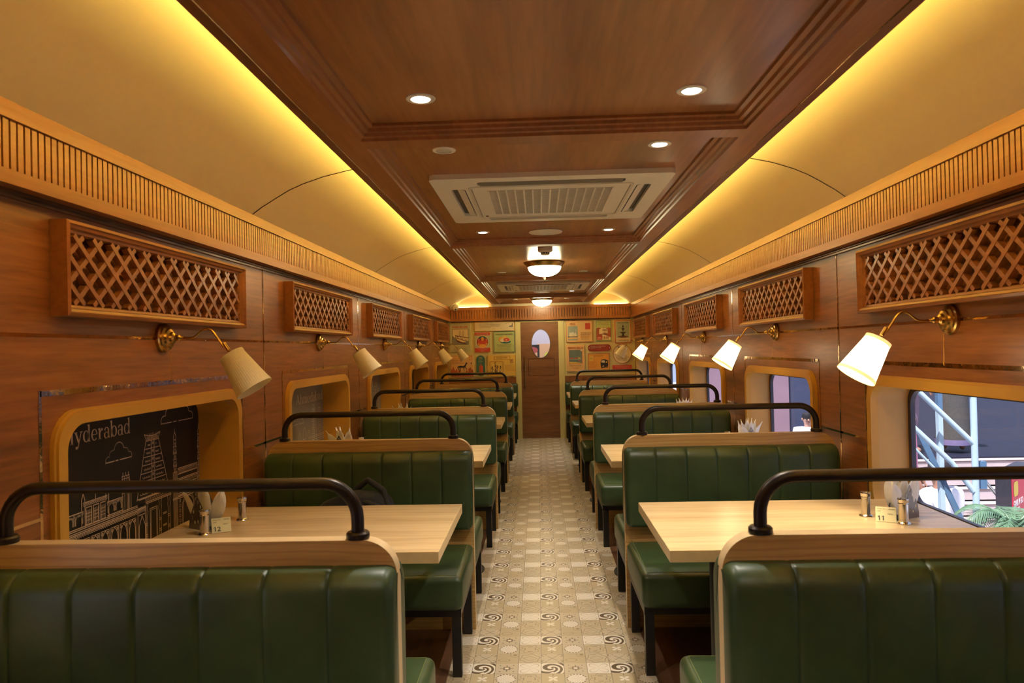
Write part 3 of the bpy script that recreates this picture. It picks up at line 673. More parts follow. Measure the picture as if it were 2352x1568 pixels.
def make_ac():
    root = empty('air_conditioner', (0, 0, 0), 'x', 'air conditioner'); F = lambda u, v, d: (u, v, -d); S = .543
    g = G(); o = rrect(-S, S, -S, S, .03, 6); sl = []
    for k in range(4):
        base = rrect(-.335, .335, .400, .468, .02, 4); c_, s_ = math.cos(k * PI / 2), math.sin(k * PI / 2)
        sl.append([(x * c_ - y * s_, x * s_ + y * c_) for x, y in base])
    hole = rrect(-.30, .30, -.30, .30, .01, 3)
    g.prism([o] + sl + [hole], F, 0, .022, M_WHITE); body = g.build('cover_panel', root)
    g = G()
    for a, b in ((-.53, -.15), (.15, .53)): pass
    g.box(-.52, .52, -.52, .52, -.004, -.001, M_DARKP); g.build('duct_recess', root, smooth=False)
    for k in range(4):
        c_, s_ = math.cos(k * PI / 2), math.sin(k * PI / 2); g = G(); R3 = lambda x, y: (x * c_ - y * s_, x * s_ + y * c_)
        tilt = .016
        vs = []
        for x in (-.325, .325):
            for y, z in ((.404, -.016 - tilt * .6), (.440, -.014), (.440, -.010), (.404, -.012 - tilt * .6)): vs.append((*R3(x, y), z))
        g.add(vs, [(0, 1, 2, 3), (4, 7, 6, 5), (0, 4, 5, 1), (1, 5, 6, 2), (2, 6, 7, 3), (3, 7, 4, 0)], M_WHITE if k != 2 else flat('grey_vane', (.17, .155, .125), .5)); g.build('air_flap', root, smooth=False)  # near flap coloured dark grey to stand in for the shaded slot
    g = G(); g.prism([rrect(-.385, .385, -.385, .385, .04, 5), rrect(-.372, .372, -.372, .372, .035, 5)], F, .022, .0255, M_WHITE2); g.build('raised_border', root)
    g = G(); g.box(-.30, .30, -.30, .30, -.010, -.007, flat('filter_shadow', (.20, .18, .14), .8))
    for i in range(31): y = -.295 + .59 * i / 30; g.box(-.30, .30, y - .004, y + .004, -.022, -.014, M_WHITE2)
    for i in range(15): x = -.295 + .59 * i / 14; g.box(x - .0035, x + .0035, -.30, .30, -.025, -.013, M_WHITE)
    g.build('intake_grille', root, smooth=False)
    g = G(); g.box(-.372, -.368, -.372, .372, -.0235, -.0215, flat('seam_line', (.35, .30, .2), .6)); g.box(.368, .372, -.372, .372, -.0235, -.0215, flat('seam_line', (.35, .30, .2), .6)); g.build('seam', root, smooth=False)
    g = G(); g.rbox(-.352, -.335, .325, .345, -.026, -.020, .002, M_DARKP, 2); g.build('indicator', root)
    return root
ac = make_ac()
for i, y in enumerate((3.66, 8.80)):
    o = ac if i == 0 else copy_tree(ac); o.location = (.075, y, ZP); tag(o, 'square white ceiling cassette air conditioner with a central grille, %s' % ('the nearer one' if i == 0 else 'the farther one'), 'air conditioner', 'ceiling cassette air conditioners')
# security camera
root = empty('security_camera', (-1.340, 11.14, 2.115), 'white turret security camera on the corner of the cornice at the far left', 'security camera')
root.scale = (1.3,) * 3
g = G(); A = Vector((.62, -.35, -.5)).normalized(); g.lathe([(.052, 0), (.054, .02), (.050, .05), (.040, .055)], M_WHITE, (-.01, .0, .03), A, 28); g.build('housing', root)
g = G(); c0 = Vector((-.01, 0, .03)) + A * .075; g.lathe([(.002, -.04), (.030, -.030), (.042, 0), (.038, .022), (.030, .034), (.026, .036), (.002, .037)], M_WHITE, c0, (.25, -.8, -.45), 28); ball = g.build('camera_ball', root)
g = G(); B_ = Vector((.25, -.8, -.45)).normalized()
for dz in (-.011, .012): g.lathe([(.010, .034), (.010, .0385), (.002, .0395)], M_DARKP, c0 + Vector((.0, 0, dz)), B_, 18)
g.build('lens', ball)
g = G(); g.box(-.022, .005, -.03, .03, -.026, .05, M_WHITE); g.build('mount', root, smooth=False)

# ------------------------------------------------------------ table-top things
ZT = .7583
M_PERF = flat('perforated_steel', (.16, .13, .11), .28, .9, var=.15)
def make_holder():
    root = empty('napkin_holder', (0, 0, 0), 'x', 'napkin holder'); H = .125
    def leaf(sc_=1.0):
        P = []
        for i in range(13): t = i / 12; P.append((.052 * (1 - t ** 1.7), .012 + (H - .012) * t))
        return [(-u, v) for u, v in P[:-1]] + [(0, H)] + [(u, v) for u, v in P[:-1]][::-1] + []
    o = leaf(); o = [(-.052, .0)] + o + [(.052, .0)]
    holes = [ell(x, z, .0052, .0075, 12) for x, z in ((0, .105), (-.016, .088), (.016, .088), (-.027, .066), (.027, .066), (-.036, .042), (.036, .042), (0, .030), (-.018, .026), (.018, .026))]
    for y in (-.026, .026):
        g = G(); g.prism([o] + holes, lambda u, v, d, y=y: (u, y + d, v), -.0007, .0007, M_PERF); g.build('side_plate', root)
    g = G(); g.box(-.052, .052, -.027, .027, .002, .0035, M_PERF); g.box(-.052, -.03, -.027, .027, 0, .002, M_PERF); g.box(.03, .052, -.027, .027, 0, .002, M_PERF); g.build('base', root, smooth=False)
    return root
def make_napkin():
    g = G(); n = 8; vs = []
    for side_ in (0, 1):
        for i in range(n + 1):
            t = i / n
            for j in range(3):
                q = j / 2 - .5; wdt = .010 + .052 * math.sin(PI * min(1, .10 + t * .84)) if t < .99 else .006
                vs.append((q * wdt + .006 * math.sin(t * 3), .0018 * math.cos(q * 3) * (1 if side_ else -1) + .006 * (abs(q) * 2) ** 2, .006 + t * .172 * (1 - .18 * abs(q) * 2 * t)))
    m = (n + 1) * 3; fs = []
    for b in (0, m):
        for i in range(n):
            for j in range(2): k = b + i * 3 + j; fs.append((k, k + 1, k + 4, k + 3))
    for i in range(n): fs += [(i * 3, (i + 1) * 3, m + (i + 1) * 3, m + i * 3), (i * 3 + 2, (i + 1) * 3 + 2, m + (i + 1) * 3 + 2, m + i * 3 + 2)]
    fs.append((n * 3, n * 3 + 1, m + n * 3 + 1, m + n * 3)); fs.append((n * 3 + 1, n * 3 + 2, m + n * 3 + 2, m + n * 3 + 1)); g.add(vs, fs, M_NAPK); return g.build('paper_napkin')
def make_shaker():
    root = empty('shaker', (0, 0, 0), 'x', 'shaker'); g = G()
    g.lathe([(.0225, 0), (.0235, .003), (.0215, .007), (.0165, .010), (.0160, .072)], M_STEEL, n=28); g.build('body', root)
    g = G(); g.lathe([(.0168, .072), (.0176, .074), (.0165, .077), (.0175, .079), (.0180, .087), (.0195, .089), (.0190, .093), (.002, .0945)], M_STEEL, n=28); g.build('cap', root); return root
def make_card(num):
    root = empty('table_number', (0, 0, 0), 'x', 'table number'); M_C = flat('khaki_card', (.40, .36, .20), .5, .3, var=.05); g = G(); a = math.radians(42); L = .062; W = .034
    for sg in (-1, 1): g.add([(-W, 0, L * math.cos(a) + .001), (W, 0, L * math.cos(a) + .001), (W, sg * L * math.sin(a), .001), (-W, sg * L * math.sin(a), .001), (-W, 0, L * math.cos(a) - .001), (W, 0, L * math.cos(a) - .001), (W, sg * (L * math.sin(a) - .002), .001), (-W, sg * (L * math.sin(a) - .002), .001)], [(0, 1, 2, 3), (4, 7, 6, 5), (0, 3, 7, 4), (1, 5, 6, 2), (0, 4, 5, 1), (3, 2, 6, 7)], M_C if sg < 0 else M_PERF)
    g.build('folded_plate', root, smooth=False)
    up = Vector((0, math.sin(a), math.cos(a))); bt = Vector((-W, -L * math.sin(a), 0.001)); n_ = Vector((1, 0, 0)).cross(up); ink = flat('card_ink', (.04, .04, .025), .6)
    text_obj('number', num, .026, ink, bt + Vector((.006, 0, 0)) + up * .006 + n_ * .0012, (1, 0, 0), up, root, ext=.0002, off=.0006)
    g = G(); fu = lambda a, b, d: tuple(bt + Vector((.006 + a, 0, 0)) + up * (.006 + b) + n_ * .0016)
    for k in range(2 if num == '11' else 1): g.flatpoly([[(.0005 + k * .0131, .0135), (.0045 + k * .0131, .0185), (.0045 + k * .0131, .0150), (.0012 + k * .0131, .0120)]], fu, 0, ink)
    g.build('numeral_flags', root, recalc=False, smooth=False)
    for i, (tx, yy, xx) in enumerate((('SCAN TO', .051, .005), ('ORDER', .051, .043), ('WIFI', .041, .005), ('MENU', .031, .040))): text_obj('small_print', tx, .0062, ink, bt + Vector((xx, 0, 0)) + up * yy + n_ * .0012, (1, 0, 0), up, root, ext=.0001)
    return root
hol, nap, shk = make_holder(), make_napkin(), make_shaker(); first = [True]
SETS = [('left', 1.0, 2.72, 0, '12'), ('right', 1.0, 2.74, 0, '11'), ('left', 1, 4.66, 1, None), ('right', 1, 4.72, 1, None), ('left', 1, 6.75, 2, None), ('right', 1, 6.75, 2, None), ('right', 1, 8.75, 3, None)]
for si, (side, q, y, bay, num) in enumerate(SETS):
    X = -1.305 if side == 'left' else 1.355; mir = 1 if side == 'left' else -1; rz = math.radians(-28 if side == 'left' else 30)
    where = '%s table on the %s' % (['nearest', 'second', 'third', 'fourth'][bay], side)
    h = hol if si == 0 else copy_tree(hol); h.location = (X, y, ZT); h.rotation_euler = (0, 0, rz); tag(h, 'dark perforated leaf-shaped napkin holder on the ' + where, 'napkin holder', 'napkin holders')
    nn = 7 if num else 8
    for i in range(nn):
        o = nap if (si == 0 and i == 0) else copy_tree(nap)
        t = (i / (nn - 1) - .5); c_, s_ = math.cos(rz), math.sin(rz); lx, ly = t * .030, -.018 + .036 * ((i * 3) % 4) / 3
        o.location = (X + lx * c_ - ly * s_, y + lx * s_ + ly * c_, ZT + .004); R_ = Matrix.Rotation(rz, 3, 'Z') @ Matrix.Rotation(t * 1.05 + random.uniform(-.05, .05), 3, 'Y') @ Matrix.Rotation(random.uniform(-.08, .08) - ly * 3, 3, 'X') @ Matrix.Rotation(random.uniform(-.4, .4), 3, 'Z')
        o.rotation_euler = R_.to_euler(); tag(o, 'folded white paper napkin fanned in the holder on the ' + where, 'napkin', 'napkins in the holder on the ' + where)
    if bay < 4:
        for j, (dx, dy) in enumerate(((.05, -.10), (.10 if side == 'left' else .13, .12 if side == 'left' else .02))):
            o = shk if (si == 0 and j == 0) else copy_tree(shk); o.location = (X + mir * dx, y + dy, ZT); tag(o, 'polished steel shaker %s the napkin holder on the %s' % ('in front of' if j == 0 else 'beside', where), 'shaker', 'steel shakers')
    if num:
        o = make_card(num); o.location = (X + mir * .082, y - .035, ZT); o.rotation_euler = (0, 0, math.radians(28 if side == 'left' else -25)); tag(o, 'folded khaki table number plate reading %s on the nearest %s table' % (num, side), 'table number')
# backpack on the second left bench
M_BP = flat('backpack_fabric', (.010, .011, .016), .8, var=.3, scale=60, bump=.3); M_BP2 = flat('backpack_panel', (.022, .026, .042), .7, var=.2, scale=60)
root = empty('backpack', (-.90, 3.36, .444), 'dark navy and black backpack slumped on the second left bench seat', 'backpack')
bm = bmesh.new(); bmesh.ops.create_icosphere(bm, subdivisions=4, radius=1)
for v in bm.verts:
    p = v.co.copy(); x, y, z = [math.copysign(abs(a) ** .75, a) for a in p]
    wob = .05 * math.sin(7 * x + 2 * z) + .04 * math.sin(9 * z + 3 * y + 1); v.co = Vector(((x * (1.08 - .28 * z) + .12 * z) * .20 * (1 + wob), y * .10 * (1 + wob) - .02 * z, .165 + z * .165 * (1 + .4 * wob) + .02 * x))
me = bpy.data.meshes.new('bag_body'); bm.to_mesh(me); bm.free(); me.materials.append(M_BP); me.polygons.foreach_set('use_smooth', [True] * len(me.polygons)); o = bpy.data.objects.new('bag_body', me); COL.objects.link(o); o.parent = root
g = G(); g.rbox(-.13, .03, -.128, -.075, .07, .275, .024, M_BP2, 4); g.build('front_pocket', root)
for k, pts in enumerate((((.02, .02, .33), (.08, .0, .375), (.16, -.03, .33), (.20, -.06, .22), (.21, -.08, .10)), ((.07, -.07, .29), (.15, -.11, .27), (.205, -.12, .20), (.17, -.11, .13)))):
    P = [Vector(p) for p in pts]; Q = []
    for i in range(len(P) - 1):
        for t in (0, .25, .5, .75): Q.append(P[i].lerp(P[i + 1], t))
    Q.append(P[-1]); g = G(); g.tube(Q, .014, M_BP, 10); g.build('shoulder_strap', root)

# ------------------------------------------------------------ serif lettering
def serif_text(g, s, u0, v0, x, fn, d, m, xs=1.0):
    """s drawn with x-height x (metres) from baseline point (u0, v0)"""
    pen = [0.0]
    def T(p): return [(u0 + (pen[0] + a) * x * xs, v0 + b * x) for a, b in p]
    def P(*loops): g.flatpoly([T(l) for l in loops], fn, d, m)
    def R(a, b, c, e): P([(a, c), (b, c), (b, e), (a, e)])
    def stem(a, y0, y1, bot=True, top='flag', w_=.17):
        R(a, a + w_, y0, y1)
        if bot: R(a - .08, a + w_ + .08, y0, y0 + .06)
        if top == 'flag': P([(a - .11, y1 - .07), (a + .01, y1 - .15), (a + .02, y1), (a + .0, y1)])
        if top == 'slab': R(a - .08, a + w_ + .08, y1 - .06, y1)
    def ringg(cx, cy, rx, ry, tv=.16, th=.06): P(ell(cx, cy, rx, ry, 28), ell(cx, cy, rx - tv, ry - th, 28))
    def arch_(a, b, y0, y1, w_=.17):
        r = (b - a) / 2; o = ell((a + b) / 2, y1 - .34, r, .34, 14, 180, 0); i = ell((a + b) / 2 - .0, y1 - .36, r - w_ * .9, .28, 14, 0, 180); P(o + [(b, y0), (b - w_, y0)] + i)
        R(b - w_ - .08, b + .08, y0, y0 + .06)
    for ch in s:
        if ch == 'H': stem(.05, 0, 1.45, True, 'slab', .2); stem(.75, 0, 1.45, True, 'slab', .2); R(.2, .8, .70, .77); adv = 1.12
        elif ch == 'A': P([(0, .0), (.10, 0), (.52, 1.25), (.50, 1.45), (.44, 1.45)]); P([(.44, 1.45), (.60, 1.45), (1.08, 0), (.84, 0)]); R(.2, .86, .45, .52); R(-.08, .22, 0, .05); R(.74, 1.16, 0, .05); adv = 1.2
        elif ch == 'P': stem(.05, 0, 1.45, True, 'slab', .2); P(ell(.30, 1.06, .46, .39, 16, 90, -90), [(.24, .75)] + ell(.24, 1.06, .30, .31, 12, -80, 80)); adv = .88
        elif ch == 'y': P([(.02, 1), (.22, 1), (.52, .12), (.42, -.06)]); P([(.78, 1), (.70, 1), (.34, -.22), (.44, -.22)]); R(-.06, .32, .94, 1); R(.58, .90, .94, 1); P(ell(.22, -.34, .13, .12, 14)); P([(.22, -.46), (.34, -.44), (.48, -.18), (.38, -.12)]); adv = .88
        elif ch == 'd': ringg(.40, .5, .36, .51); stem(.62, 0, 1.5, False); R(.7, .88, 0, .06); adv = .92
        elif ch == 'b': stem(.08, 0, 1.5, False); ringg(.48, .5, .36, .51); adv = .90
        elif ch == 'e': P(ell(.40, .5, .36, .52, 24, 0, 320) + ell(.42, .5, .21, .45, 24, 318, 0)); R(.12, .74, .50, .56); adv = .84
        elif ch == 'r': stem(.08, 0, 1); P(ell(.46, .86, .11, .12, 14)); P([(.2, .62), (.38, .98), (.5, .98), (.24, .5)]); adv = .64
        elif ch == 'a': ringg(.34, .28, .28, .30, .13, .05); R(.52, .68, .06, .72); P(ell(.38, .68, .30, .32, 14, 0, 170) + ell(.38, .66, .16, .27, 14, 170, 0)); R(.6, .80, 0, .06); adv = .82
        elif ch == 'h': stem(.08, 0, 1.5); arch_(.16, .78, 0, 1); adv = .92
        elif ch == 'n': stem(.08, 0, 1); arch_(.16, .78, 0, 1); adv = .92
        elif ch == 'm': stem(.08, 0, 1); arch_(.16, .72, 0, 1); arch_(.62, 1.18, 0, 1); adv = 1.32
        elif ch == 'u': stem(.08, .1, 1, False); stem(.56, 0, 1, False); P([(.1, .2), (.2, 0), (.45, 0), (.6, .16), (.58, .24), (.4, .08), (.3, .08), (.22, .25)]); adv = .90
        else: adv = .5
        pen[0] += adv
    return pen[0] * x * xs

# ------------------------------------------------------------ city boards in the left recesses
fnL = wallfn('left')
def cloud(g, u, v, w_, h, d, m, t):
    P = [(u, v)] + ell(u + w_ * .10, v + h * .10, w_ * .10, h * .22, 6, 190, 70) + ell(u + w_ * .26, v + h * .42, w_ * .12, h * .20, 6, 190, 90) + ell(u + w_ * .50, v + h * .62, w_ * .18, h * .40, 12, 175, 5) + ell(u + w_ * .74, v + h * .42, w_ * .12, h * .20, 6, 90, -5) + ell(u + w_ * .90, v + h * .12, w_ * .10, h * .22, 6, 100, -30) + [(u + w_, v)]
    g.line(P, t, fnL, d, m); g.line([(u, v), (u + w_ * .32, v)], t, fnL, d, m); g.line([(u + w_ * .37, v), (u + w_ * .46, v)], t, fnL, d, m); g.line([(u + w_ * .53, v), (u + w_, v)], t, fnL, d, m)
def board(c, col, name, ink, art, lab):
    g = G(); g.prism([rrect(c - .632, c + .632, .645, 1.242, .06, 6)], fnL, -.190, -.172, flat(name, col, .55, var=.05, scale=5))
    o = g.build('city_board'); tag(o, lab, 'picture board'); g = G(); art(g, c, ink); 
    if g.v: g.build('line_drawing', o, recalc=False, smooth=False)
    return o
D_ = -.1708
def hyder(g, c, m):
    ln = lambda P, t=.0028: g.line(P, t * 1.25, fnL, D_, m)
    serif_text(g, 'Hyderabad', 2.362, 1.126, .0410, fnL, D_, m, 1.23)
    cloud(g, 2.594, 1.033, .170, .066, D_, m, .0042); cloud(g, 2.985, 1.137, .280, .100, D_, m, .0036)
    # temple tower
    L0, L1, R0, R1, z0, z1 = 2.795, 2.868, 3.045, 2.962, .850, 1.085
    ln([(L0, z0), (L1, z1), (2.855, 1.108)]); ln([(R0, z0), (R1, z1), (2.976, 1.108)]); ln([(2.855, 1.108), (2.88, 1.100), (2.915, 1.098), (2.95, 1.100), (2.976, 1.108)])
    for i in range(9): u = 2.868 + i * .012; ln([(u, 1.1005), (u, 1.108)], .002)
    for k in range(3): ln([(2.872, 1.094 - k * .005), (2.958, 1.094 - k * .005)], .002)
    for i in range(8):
        t = i / 7; z = z1 - .006 - t * (z1 - z0 - .01); a = L1 + (L0 - L1) * t; b = R1 + (R0 - R1) * t; ln([(a, z), (b, z)]); mid = 2.918
        if i < 7:
            for sgn, e0, e1 in ((-1, a + .012, mid - .020), (1, mid + .020, b - .012)):
                n = 4; 
                for q in range(n): uu = e0 + (e1 - e0) * q / n; ww = (e1 - e0) / n; ln([(uu, z - .014), (uu + ww * .3, z - .020), (uu + ww * .8, z - .020), (uu + ww, z - .014)], .0022)
            for k in range(3): ln([(mid - .008, z - .008 - k * .004), (mid + .008, z - .008 - k * .004)], .0018)
    for u in (2.905, 2.910, 2.926, 2.931): ln([(u, z0), (u, z1)], .0018)
    # porch
    ln([(2.81, .850), (3.075, .850)]); ln([(2.80, .832), (3.075, .832)]); ln([(3.075, .832), (3.090, .841), (3.06, .853)]); ln([(2.80, .826), (3.06, .826)])
    for i in range(13): u = 2.86 + i * .016; ln(ell(u, .836, .005, .009, 6, 180, 0), .0018)
    for u in (2.862, 2.968, 3.040):
        for e in (-.007, .007): ln([(u + e * 1.7, .825), (u + e, .805), (u + e * 1.6, .79), (u + e, .775), (u + e, .66)], .0022)
        for z in (.745, .737, .70, .692): ln([(u - .009, z), (u + .009, z)], .0022)
    ln([(2.89, .66), (2.89, .80), (2.945, .80), (2.945, .66)]); ln([(2.897, .66), (2.897, .793), (2.938, .793), (2.938, .66)], .0018)
    for z in (.76, .755, .71, .705): ln([(2.99, z), (3.02, z)], .0022)
    # minarets and gate
    for uc, top in ((3.097, 1.098), (3.318, 1.098)):
        ln([(uc, top + .008), (uc, top - .008)], .002); ln([(uc, top - .006), (uc - .011, top - .028), (uc - .008, top - .042), (uc + .008, top - .042), (uc + .011, top - .028), (uc, top - .006)])
        z = top - .042; w_ = .009
        for k in range(5):
            h = .026 if k % 2 else .030; ln([(uc - w_, z), (uc - w_ - (.005 if k % 2 else 0), z - h)], .0024); ln([(uc + w_, z), (uc + w_ + (.005 if k % 2 else 0), z - h)], .0024); z -= h; ln([(uc - w_ - .006, z), (uc + w_ + .006, z)], .0024)
            if k % 2: ln([(uc - w_ - .006, z - .005), (uc + w_ + .006, z - .005)], .0024)
            ln([(uc - .004, z + .004), (uc - .004, z + .013), (uc, z + .018), (uc + .004, z + .013), (uc + .004, z + .004)], .0018)
        for e in (-.018, -.012, -.006, 0, .006, .012, .018): ln([(uc + e, z), (uc + e, .655)], .0018)
        for zz in (.86, .80, .795): ln([(uc - .022, zz), (uc + .022, zz)])
    for zz in (.926, .920, .900, .880, .874, .853, .815, .800, .793): ln([(3.12, zz), (3.30, zz)])
    for i in range(13): u = 3.128 + i * .0135; ln([(u, .903), (u, .915), (u + .007, .915), (u + .007, .903), (u, .903)], .0016); ln(ell(u + .004, .860, .004, .010, 5, 180, 0), .0016)
    for k in range(4): ln([(3.12, .808 - k * .0026), (3.30, .808 - k * .0026)], .0018)
    for u in (3.135, 3.285):
        for k in range(6): z = .775 - k * .022; ln([(u - .005, z), (u - .005, z + .010), (u, z + .014), (u + .005, z + .010), (u + .005, z), (u - .005, z)], .0018)
    ln([(3.16, .655), (3.16, .745)] + ell(3.21, .745, .05, .045, 12, 180, 0) + [(3.26, .655)]); ln([(3.155, .655), (3.155, .75)] + ell(3.21, .75, .056, .050, 12, 180, 0) + [(3.266, .655)], .0018)
    # palace on the left
    def arches(u0, u1, n, za, zb, hatch=True):
        w_ = (u1 - u0) / n
        for i in range(n):
            a = u0 + i * w_ + w_ * .15; b = u0 + (i + 1) * w_ - w_ * .15; mid = (a + b) / 2; zm = za + (zb - za) * .6
            ln([(a, za), (a, zm), (a + (b - a) * .15, zm + (zb - zm) * .55), (mid, zb), (b - (b - a) * .15, zm + (zb - zm) * .55), (b, zm), (b, za)], .0024); ln([(a - .004, za), (a - .004, zb + .002), (b + .004, zb + .002), (b + .004, za)], .0018)
            if hatch:
                for q in range(3): e = .004 + q * .004; ln([(a, zb - e), (a + (b - a) * .22 - q * .002, zb - e)], .0022); ln([(b - (b - a) * .22 + q * .002, zb - e), (b, zb - e)], .0022)
    def band(u0, u1, z, n):
        ln([(u0, z), (u1, z)], .003); ln([(u0, z - .005), (u1, z - .005)], .002)
        for i in range(n): u = u0 + (u1 - u0) * i / n; w_ = (u1 - u0) / n; ln([(u, z - .008), (u + w_ * .5, z - .013), (u + w_, z - .008)], .002)
    band(2.30, 2.46, .885, 10); arches(2.36, 2.46, 2, .845, .878); band(2.46, 2.60, .914, 14)
    for k in range(3):
        u = 2.475 + k * .042; ln([(u, .835), (u, .895), (u + .032, .895), (u + .032, .835), (u, .835)]); 
        for q in range(4): ln([(u + .004 + q * .008, .840), (u + .004 + q * .008, .885)], .002)
        for q in range(3): ln([(u, .85 + q * .012), (u + .032, .85 + q * .012)], .002)
    band(2.60, 2.70, .888, 8); arches(2.60, 2.695, 2, .848, .880); ln([(2.60, .838), (2.70, .838)], .003)
    for z in (.832, .826, .818): ln([(2.30, z), (2.86, z)], .0026)
    band(2.30, 2.86, .812, 44); arches(2.32, 2.79, 8, .70, .785)
    for u in (2.46, 2.60, 2.745): 
        ln([(u - .009, .83), (u - .009, .925), (u, .948), (u + .009, .925), (u + .009, .83)]); ln([(u, .948), (u, .958)], .002)
    for uc in (2.33, 2.72):
        for e in (-.022, -.008, .008, .022): ln([(uc + e, .83), (uc + e, .965)], .0024)
        for z in (.965, .955, .93, .922, .90): ln([(uc - .026, z), (uc + .026, z)], .0026)
        for e in (-.018, 0, .018): ln([(uc + e, .965), (uc + e, .978)], .003)
    ln([(2.53, .914), (2.53, .945)], .0028)
    ln([(2.80, .66), (2.80, .815), (2.86, .815), (2.86, .66)]); ln([(2.808, .66), (2.808, .745), (2.83, .785), (2.852, .745), (2.852, .66)]); ln([(2.808, .79), (2.852, .79)])
INK = flat('board_ink', (.72, .60, .48), .6, var=.03)
board(2.71, (.008, .008, .009), 'black_board', INK, hyder, 'black picture board with white line-drawn skyline reading Hyderabad, nearest left recess')
INK2 = flat('board_ink_pale', (.62, .54, .38), .6, var=.03)
def generic(word, u0, x, c0):
    def f(g, c, m):
        ln = lambda P, t=.003: g.line(P, t, fnL, D_, m)
        serif_text(g, word, c + u0, 1.085, x, fnL, D_, m, 1.5)
        cloud(g, c + u0 - .06, .955, .20, .075, D_, m, .0035)
        for uc in (c + .37, c + .51):
            ln([(uc - .022, .66), (uc - .022, 1.06), (uc + .022, 1.06), (uc + .022, .66)])
            for k in range(26): z = 1.03 - k * .0145; ln([(uc - .020, z), (uc + .020, z)], .0022 + .002 * (k % 3 == 0))
        for z in (.84, .83, .815, .80, .775, .765): ln([(c + .30, z), (c + .62, z)])
        for z in (.82, .812, .79, .76, .752): ln([(c + .05, z), (c + .30, z)])
        for uc, r, h in ((c + .18, .036, .075), (c + .08, .022, .05), (c + .275, .022, .05)): ln(ell(uc, .84, r, h, 14, 180, 0)); ln([(uc, .84 + h), (uc, .85 + h)], .002); ln([(uc - r, .84), (uc + r, .84)]); ln([(uc - r * .9, .83), (uc + r * .9, .83)])
        ln([(c + .05, .66), (c + .05, .82), (c + .30, .82), (c + .30, .66)])
        for i in range(5): a = c + .065 + i * .046; ln([(a, .66), (a, .72)] + ell(a + .017, .72, .017, .025, 6, 180, 0) + [(a + .034, .66)])
        for i in range(6): a = c - .16 + i * .03; ln([(a, .66), (a, .73 + .012 * (i % 2)), (a + .008, .745), (a + .016, .73), (a + .016, .66)], .0022)
        ln([(c - .18, .735), (c + .04, .735)], .002); ln([(c - .24, .66), (c - .24, .80), (c - .23, .83), (c - .22, .80), (c - .22, .66)]); ln([(c - .25, .78), (c - .21, .78)])
    return f
GREY = (.235, .215, .17)
board(4.66, GREY, 'grey_board', INK2, generic('Ahmedabad', .02, .045, 0), 'grey picture board with a pale line-drawn skyline reading Ahmedabad, second left recess')
board(6.61, GREY, 'grey_board', INK2, generic('Pune', .24, .045, 0), 'grey picture board reading Pune in the third left recess')
board(8.55, (.008, .008, .009), 'black_board', INK, generic('', .1, .04, 0), 'black picture board with pale drawing in the fourth left recess')
board(10.50, GREY, 'grey_board', INK2, generic('', .1, .04, 0), 'grey picture board in the last left recess by the end wall')

# ------------------------------------------------------------ signs on the end wall
PAL = dict(red=(.62, .07, .035), cream=(.86, .70, .38), olive=(.56, .54, .27), green=(.50, .54, .18), orange=(.84, .38, .06), peach=(.86, .52, .20), teal=(.045, .14, .11), brown=(.13, .05, .03), black=(.03, .02, .02), white=(.78, .70, .52), ylw=(.86, .56, .10), sky=(.36, .40, .30), brick=(.42, .10, .04), dred=(.30, .035, .025), grey=(.25, .23, .18), blue=(.15, .20, .17), skin=(.66, .38, .16))
def C(k): return flat('print_' + k, PAL[k], .45, var=.04, scale=20)
class Sign:
    def __init__(s, name, lab, u0, v0, u1, v1, base, border=None, r=.004, shape=None):
        s.u0, s.v0, s.w, s.h = u0, v0, u1 - u0, v1 - v0; s.F = lambda u, v, d: (s.u0 + u, YB - .003 - d, s.v0 + v); s.T = .014; s.k = 0
        g = G(); o = shape or rrect(0, s.w, 0, s.h, r, 6); g.prism([o], s.F, 0, s.T, C(base), C(border or base)); s.o = g.build(name); tag(s.o, lab, 'wall sign', 'souvenir signs on the end wall'); s.g = G(); s.tx = []
        if border:
            e = .006 if not shape else 0
            if shape is None: s.g.flatpoly([o, rrect(e, s.w - e, e, s.h - e, max(.003, r - e), 6)], s.F, s.T + .0008, C(border))
    def d(s): s.k += 1; return s.T + .0008 + s.k * .00012
    def rect(s, a, b, c, e, col): s.g.flatpoly([[(a, b), (c, b), (c, e), (a, e)]], s.F, s.d(), C(col))
    def poly(s, P, col): s.g.flatpoly([P], s.F, s.d(), C(col))
    def frame(s, a, b, c, e, t, col): s.g.flatpoly([[(a, b), (c, b), (c, e), (a, e)], [(a + t, b + t), (c - t, b + t), (c - t, e - t), (a + t, e - t)]], s.F, s.d(), C(col))
    def ringc(s, cx, cy, r, t, col): s.g.flatpoly([ell(cx, cy, r, r, 28), ell(cx, cy, r - t, r - t, 28)], s.F, s.d(), C(col))
    def line(s, P, t, col): s.g.line(P, t, s.F, s.d(), C(col))
    def text(s, t, u, v, size, col, al='CENTER', xs=1.0, off=0.0): s.tx.append((t, u, v, size, col, al, xs, off))
    def done(s):
        if s.g.v: s.g.build('printed_picture', s.o, recalc=False, smooth=False)
        for t, u, v, size, col, al, xs, off in s.tx: text_obj('lettering', t, size, C(col), s.F(u, v, s.T + .004), (1, 0, 0), (0, 0, 1), s.o, al, .0003, xs, off)
